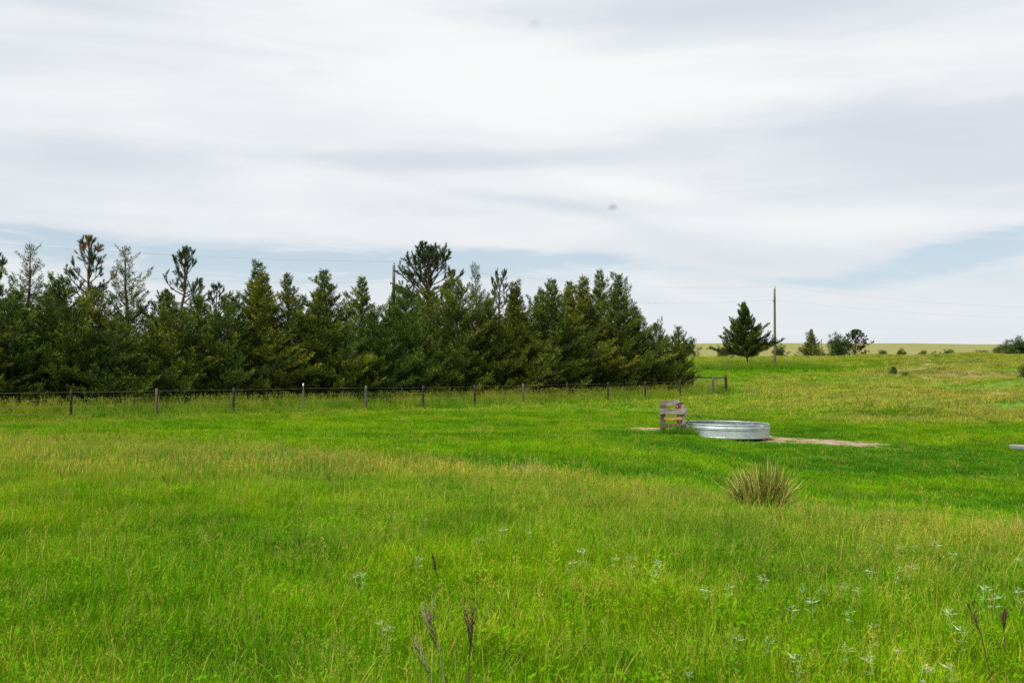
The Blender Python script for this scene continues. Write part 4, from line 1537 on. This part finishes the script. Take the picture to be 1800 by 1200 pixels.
for a in (-1.25, 0.9, 2.9):
    b = MB()
    c = np.array([math.cos(a) * (RT + 0.004), math.sin(a) * (RT + 0.004), 0.22])
    b.box(c, (0.008, 0.05, 0.235), rot(0, 0, a), bev=0.002)
    for k in range(5):
        b.box(c + np.array([math.cos(a), math.sin(a), 0]) * 0.006 + np.array([0, 0, -0.10 + 0.05 * k]), (0.010, 0.014, 0.014), rot(0, 0, a), bev=0.004)
    obj('seam', b.mesh('seam', M['galv'], smooth=False), tank)
b = MB()
a = -0.84
an = np.linspace(0, 2 * np.pi, 15)[:-1]
tang = np.array([-math.sin(a), math.cos(a), 0])
out_ = np.array([math.cos(a), math.sin(a), 0])
Vd = [out_ * (RT + 0.028) + tang * 0.065 * math.cos(q) + np.array([0, 0, 0.49 + 0.03 * math.sin(q)]) for q in an]
Vb = [v - out_ * 0.02 for v in Vd]
nD = len(an)
b.add(np.array(Vd + Vb + [out_ * (RT + 0.029) + np.array([0, 0, 0.49])]),
      [(k, (k + 1) % nD, 2 * nD) for k in range(nD)] + [(k + nD, (k + 1) % nD + nD, (k + 1) % nD) for k in range(nD)] + [(k + nD, (k + 1) % nD, k) for k in range(nD)])
obj('sticker', b.mesh('sticker', M['white'], smooth=False), tank)
b = MB()
lathe(b, [(RT - 0.012, 0.0), (0.7, 0.0), (0.001, 0.0)], 64)
tag(obj('water', b.mesh('water', M['water']), None, (TANK[0], TANK[1], tz_ + 0.29)), 'dark still water inside the round stock tank', 'water', kind='structure')

# ------------------------------------------------------------------ plank stand over the float valve
sz = g1(*STAND)
st = thing('plank_stand', 'weathered plank stand around the tank inlet', 'plank stand', (STAND[0], STAND[1], sz))
for (px_, py_, hh, mt, r_) in ((-0.36, 0.0, 1.04, 'plank_dark', 0.10), (0.30, 0.0, 1.02, 'plank', 0.10), (-0.33, 0.62, 1.0, 'plank_dark', 0.10), (0.33, 0.62, 1.08, 'plank_dark', 0.11)):
    b = MB()
    b.box((0, 0, hh / 2 - 0.1), (r_, r_, hh + 0.2), rot(0, 0, 0.1), bev=0.008)
    obj('post', b.mesh('post', M[mt], smooth=False), st, (px_, py_, 0))


def plank(name, c, size, tilt, mat, yaw=0.0, label=None):
    b = MB()
    n = 9
    L, T_, W = size
    xs = np.linspace(-L / 2, L / 2, n)
    rs = np.random.default_rng(int(abs(c[2]) * 1000 + L * 77))
    V, F = [], []
    for xk in xs:
        u1, u2 = rs.normal(0, 0.004, 2)
        for sy, szz in ((-1, -1), (1, -1), (1, 1), (-1, 1)):
            V.append((xk, sy * T_ / 2, szz * W / 2 + (u1 if szz > 0 else u2)))
    for k in range(n - 1):
        for j in range(4):
            F.append((k * 4 + j, k * 4 + (j + 1) % 4, (k + 1) * 4 + (j + 1) % 4, (k + 1) * 4 + j))
    F += [(3, 2, 1, 0), ((n - 1) * 4, (n - 1) * 4 + 1, (n - 1) * 4 + 2, (n - 1) * 4 + 3)]
    b.add(V, F)
    o = obj(name, b.mesh(name, M[mat], smooth=False), st, c)
    o.rotation_euler = (0, tilt, yaw)
    if label:
        o['label'] = label
    return o


plank('plank', (-0.03, -0.078, 0.80), (0.93, 0.045, 0.185), -0.01, 'plank', label='wide grey plank across the front')
plank('plank', (-0.04, 0.70, 1.06), (0.66, 0.042, 0.17), -0.10, 'plank', label='slanting grey plank on top at the back')
plank('plank', (-0.06, -0.073, 0.555), (0.60, 0.035, 0.085), 0.0, 'plank_new', label='narrow orange brown plank')
plank('plank', (-0.02, -0.075, 0.32), (0.84, 0.04, 0.12), 0.02, 'plank_dark', label='low dark rotten plank')
plank('side_plank', (-0.40, 0.31, 0.80), (0.62, 0.04, 0.16), 0.0, 'plank_dark', math.pi / 2 - 0.05)
plank('side_plank', (0.385, 0.31, 0.82), (0.62, 0.04, 0.16), 0.0, 'plank', math.pi / 2 + 0.05)
# hydrant inside the stand
hy = thing('water_hydrant', 'dark pipe hydrant with a red top inside the plank stand', 'hydrant', (STAND[0] + 0.17, STAND[1] + 0.32, sz))
b = MB()
b.tube([[0, 0, -0.2], [0, 0, 0.5], [0, 0, 0.86]], 0.035, 10)
obj('pipe', b.mesh('pipe', M['black']), hy)
b = MB()
b.tube([[0, 0, 0.863], [0, 0, 0.89], [0, 0, 0.99], [0, 0, 1.03]], [0.05, 0.068, 0.062, 0.03], 10)
obj('head', b.mesh('head', M['black']), hy)
b = MB()
b.tube([[-0.02, -0.05, 0.95], [-0.03, -0.12, 0.945], [-0.03, -0.15, 0.90]], [0.03, 0.032, 0.026], 8)
obj('spout', b.mesh('spout', M['red']), hy)
b = MB()
b.box((0.06, 0.0, 1.06), (0.20, 0.03, 0.03), rot(0, -0.25, 0), bev=0.006)
obj('handle', b.mesh('handle', M['black']), hy)
# float valve arm to the tank
b = MB()
b.tube([[0.42, 0.10, 0.36], [0.62, 0.16, 0.66], [0.80, 0.2, 0.66], [0.95, 0.24, 0.55]], 0.014, 6)
obj('inlet_pipe', b.mesh('inlet_pipe', M['tpost_rust']), st)
# dry stems caught on the low plank
b = MB()
rs = np.random.default_rng(3)
for k in range(90):
    x = rs.uniform(-0.42, 0.46)
    p = np.array([x, -0.11 - rs.random() * 0.03, 0.24 + rs.random() * 0.16])
    d = np.array([rs.normal(0, 0.6), rs.normal(-0.1, 0.1), rs.normal(-0.2, 0.4)]) * 0.16
    if x > 0.36:
        d = np.array([rs.normal(0, 0.02), -0.01, -0.3 * rs.random()])
    b.tube([p, p + d * 0.5 + rs.normal(0, 0.01, 3), p + d], [0.006, 0.005, 0.002], 3)
o = obj('dry_stems', b.mesh('dry_stems', M['stalk_grey']), st)
o['kind'] = 'stuff'

# low slab at the right edge
x, y, z = at(1795, 32.0)
t = thing('concrete_slab', 'low grey slab lying in the grass at the right edge', 'slab', (x + 0.12, y, z))
b = MB()
b.box((0, 0, 0.13), (0.85, 0.55, 0.13), rot(0.02, 0.02, 0.15), bev=0.018)
obj('slab', b.mesh('slab', M['concrete'], smooth=False), t)
b = MB()
b.box((-0.05, 0.02, 0.02), (0.70, 0.42, 0.088), rot(0.0, 0.0, 0.15), bev=0.01)
obj('footing', b.mesh('footing', M['rock'], smooth=False), t)


def rock(name, x, y, r, seed, label, group=None):
    rs = np.random.default_rng(seed)
    n, m = 10, 7
    V = []
    for i in range(m):
        ph = math.pi * i / (m - 1)
        for j in range(n):
            th = 2 * math.pi * j / n
            k = r * (0.75 + 0.45 * rs.random())
            V.append((k * 1.5 * math.sin(ph) * math.cos(th), k * math.sin(ph) * math.sin(th), k * 0.62 * math.cos(ph)))
    F = [(i * n + j, (i + 1) * n + j, (i + 1) * n + (j + 1) % n, i * n + (j + 1) % n) for i in range(m - 1) for j in range(n)]
    b = MB()
    b.add(V, F)
    o = obj(name, b.mesh(name, M['rock'], smooth=False), None, (x, y, g1(x, y) + r * 0.15))
    return tag(o, label, 'rock', group)


for k, (px, d, r_, lab) in enumerate(((1778, 122, 0.42, 'left grey stone low on the far slope near the right edge'), (1788, 121, 0.36, 'small middle grey stone on the far slope near the right edge'),
                                      (1798, 120, 0.5, 'largest grey stone on the far slope cut by the right edge'))):
    x, y, z = at(px, d)
    rock('stone', x, y, r_, 40 + k, lab, 'stones on the far slope')


# ------------------------------------------------------------------ tussocks, dead stalks and silvery weeds
def tussock(name, px, d, n, rad, lmin, lmax, w, lean, label, hue=None, skew=0.0):
    x, y, z = at(px, d)
    rs = np.random.default_rng(int(px))
    V1, F1, h1, _ = blades(n, rad, lmin, lmax, w, lean, rs, hue, droop=0.35)
    V2, F2, h2, _ = blades(n // 6, rad * 1.1, lmin * 0.7, lmax * 0.8, w, lean * 2.2, rs, 0.9, droop=1.5)
    b = MB()
    V1[:, 0] += skew * np.clip(V1[:, 2], 0, None) ** 2 + 0.10 * np.sin(V1[:, 1] * 9) * np.clip(V1[:, 2], 0, None)
    V1[:, 2] *= 1 + 0.10 * np.sin(V1[:, 0] * 7.0 + 0.8)
    b.add(V1, F1, h1)
    b.add(V2, F2, h2)
    t = thing(name, label, 'grass clump', (x, y, z))
    obj('blades', b.mesh('blades', M['tussock']), t)
    return t


tussock('grass_tussock', 1335, 12.0, 1100, 0.24, 0.30, 0.76, 0.0125, 0.42, 'big olive and straw coloured grass tussock below the stock tank', None, -0.12)
tussock('grass_tussock', 128, 15.2, 150, 0.16, 0.25, 0.62, 0.007, 0.40, 'sparse wispy grass tussock in the meadow at the left', 0.6)
tussock('grass_tussock', 238, 11.3, 120, 0.08, 0.08, 0.24, 0.007, 0.7, 'small bleached dead grass tuft in the left meadow', 0.95)
tussock('grass_tussock', 930, 16.4, 160, 0.22, 0.2, 0.46, 0.007, 0.4, 'pale straw tussock at the meadow crest in the middle', 0.9)
tussock('grass_tussock', 1785, 9.9, 110, 0.22, 0.2, 0.50, 0.006, 0.45, 'thin straw tussock at the right edge of the meadow', 0.85)


def stalk(px, d, top_y, lean_px, seed, label, mat='stalk', nb=6, spread=0.12, head=0.25):
    x, y, z = at(px, d)
    h = (HOR - top_y) / FPX * d + EYE - z
    rs = np.random.default_rng(seed)
    t = thing('dead_weed_stalk', label, 'dead weed', (x, y, z))
    lx = lean_px / FPX * d
    P = np.array([[0, 0, -0.05], [lx * 0.15, 0.01, h * 0.3], [lx * 0.45, 0.02, h * 0.6], [lx * 0.8, 0.02, h * (1 - head * 0.6)]])
    b = MB()
    b.tube(P, [0.0036, 0.0033, 0.0028, 0.0022], 5)
    obj('stem', b.mesh('stem', M['stalk_grey' if mat == 'stalk_grey' else 'stalk']), t)
    b = MB()
    for k in range(nb):
        f = 0.55 + 0.4 * k / nb
        p = P[2] + (P[3] - P[2]) * ((f - 0.55) / 0.45)
        e = np.array([lx + rs.normal(0, spread) * h * 0.55, rs.normal(0, spread) * h * 0.5, h * (1 - 0.12 * rs.random())])
        m_ = (p + e) / 2 + np.array([0, 0, -0.01]) + (e - p)[[0, 1, 2]] * np.array([0.22, 0.22, 0])
        b.tube([p, m_, e], [0.002, 0.0018, 0.001], 4)
        for q in range(9):
            tt = rs.uniform(0.25, 1.0)
            c = p + (e - p) * tt
            dv = np.array([rs.normal(0, 0.5), rs.normal(0, 0.5), 1.0]) * 0.030 * rs.random()
            b.tube([c, c + dv * 0.5, c + dv], [0.0014, 0.0022, 0.0006], 4)
    obj('seed_head', b.mesh('seed_head', M[mat]), t)
    return t


stalk(822, 4.3, 1046, 8, 1, 'dark dead weed stalk with a tight brown head in the centre foreground', 'stalk', 9, 0.05, 0.3)
stalk(795, 4.4, 1040, -48, 2, 'leaning grey dead weed stalk left of the dark brown one', 'stalk_grey', 6, 0.05, 0.3)
stalk(772, 4.5, 1110, -40, 3, 'short leaning brown stalk left of the grey dead weed', 'stalk_grey', 3, 0.04, 0.3)
stalk(776, 6.6, 962, -14, 4, 'thin dark stalk standing behind the pair of foreground weeds', 'stalk', 3, 0.05, 0.3)
stalk(1762, 5.4, 1062, -2, 5, 'dark bushy dead stalk near the right edge of the foreground', 'stalk', 7, 0.035, 0.35)
stalk(1738, 5.0, 1045, -36, 6, 'long thin bent stalk beside the dark one at the right', 'stalk', 3, 0.05, 0.25)
stalk(306, 13.0, 833, -18, 7, 'thin dark stalk leaning left in the left meadow', 'stalk', 4, 0.10, 0.5)
stalk(587, 13.3, 828, -10, 8, 'little dark stalk in the meadow below the fence middle', 'stalk', 4, 0.08, 0.5)


def silver_mesh(seed):
    rs = np.random.default_rng(seed)
    b = MB()
    b.tube([[0, 0, -0.03], [rs.normal(0, 0.015), rs.normal(0, 0.015), 0.13], [rs.normal(0, 0.02), rs.normal(0, 0.02), 0.26]], [0.003, 0.0025, 0.002], 4, 0.2)
    for lev, cnt, ln in ((0.10, 6, 0.045), (0.17, 7, 0.052), (0.24, 12, 0.060), (0.27, 10, 0.040)):
        an = rs.random(cnt) * 6.283
        D = unit(np.stack([np.cos(an), np.sin(an), rs.normal(0.35, 0.25, cnt)], -1))
        C = np.tile([0, 0, lev], (cnt, 1)) + rs.normal(0, 0.006, (cnt, 3))
        V, F = spray(C, D, ln, 0.055, rs)
        b.add(V, F, np.repeat(np.clip(0.1 + lev * 2 + rs.normal(0, 0.15, cnt), 0, 1), 4))
    return b.mesh('silver_weed', M['silver'])


SM = [silver_mesh(k) for k in range(5)]
spots = [(1526, 997), (1545, 950), (1580, 962), (1606, 953), (1640, 960), (1672, 968), (1788, 970), (1598, 1000), (1575, 1003), (1388, 1060), (1424, 1058), (1440, 1032), (1480, 1030),
         (1502, 1032), (1490, 1072), (1530, 1086), (1567, 1010), (1395, 1160), (1522, 1158), (1530, 1120), (1576, 1128), (1665, 1078), (1684, 1105), (1725, 1034), (1740, 1048), (1785, 1036),
         (1345, 1120), (1292, 1120), (1340, 1020), (1278, 1026), (1238, 1032), (1480, 1138), (1665, 1172), (1620, 1176), (1410, 1032), (1155, 992), (1105, 982), (1080, 978), (1022, 974),
         (1110, 990), (885, 932), (930, 930), (842, 946), (748, 905), (735, 980), (628, 1004), (640, 1012), (686, 1100), (670, 1080), (1150, 1005), (1005, 988), (1210, 1160), (1125, 1190)]
for k, (px, py) in enumerate(spots):
    hgt = 0.21
    # stand the plant where its head is seen: follow the sight line down to head height above the ground
    d = 4.0
    while d < 14 and EYE - (py - HOR) / FPX * d > g1((px - 900) / FPX * d, d) + hgt:
        d += 0.05
    x, y, z = at(px, d)
    o = obj('silver_weed', SM[k % 5], None, (x, y, z + 0.02))
    o.rotation_euler = (0, 0, rt.uniform(0, 6.28))
    s = rt.uniform(0.5, 0.85)
    o.scale = (s, s, s)
    tag(o, 'small silvery leaved weed standing in the foreground grass', 'weed', 'silvery weeds in the meadow')


# ------------------------------------------------------------------ two insects in the air
def insect(px, py, d, ln, label):
    loc = ((px - 900) / FPX * d, d, EYE + (HOR - py) / FPX * d)
    t = thing('flying_insect', label, 'insect', loc)
    t.rotation_euler = (0, R(-14), 0)
    b = MB()
    s = np.linspace(-0.5, 0.5, 8)
    b.tube(np.stack([s * ln, 0 * s, 0 * s], -1), ln * 0.085 * np.array([0.3, 0.8, 1, 0.9, 0.7, 1.1, 1.0, 0.4]), 8)
    obj('body', b.mesh('body', M['insect']), t)
    for sg in (-1, 1):
        b = MB()
        V = [(0.08 * ln, sg * 0.05 * ln, 0.08 * ln), (-0.25 * ln, sg * 0.35 * ln, 0.22 * ln), (-0.42 * ln, sg * 0.6 * ln, 0.30 * ln), (0.05 * ln, sg * 0.62 * ln, 0.32 * ln), (0.2 * ln, sg * 0.3 * ln, 0.2 * ln)]
        b.add(V, [(0, 1, 4), (1, 2, 3), (1, 3, 4)])
        obj('wing', b.mesh('wing', M['wing']), t)


insect(1078, 364, 0.75, 0.0066, 'small blurred insect in the sky above the windbreak end')
insect(940, 36, 0.42, 0.0030, 'faint blurred insect high in the sky near the top edge')
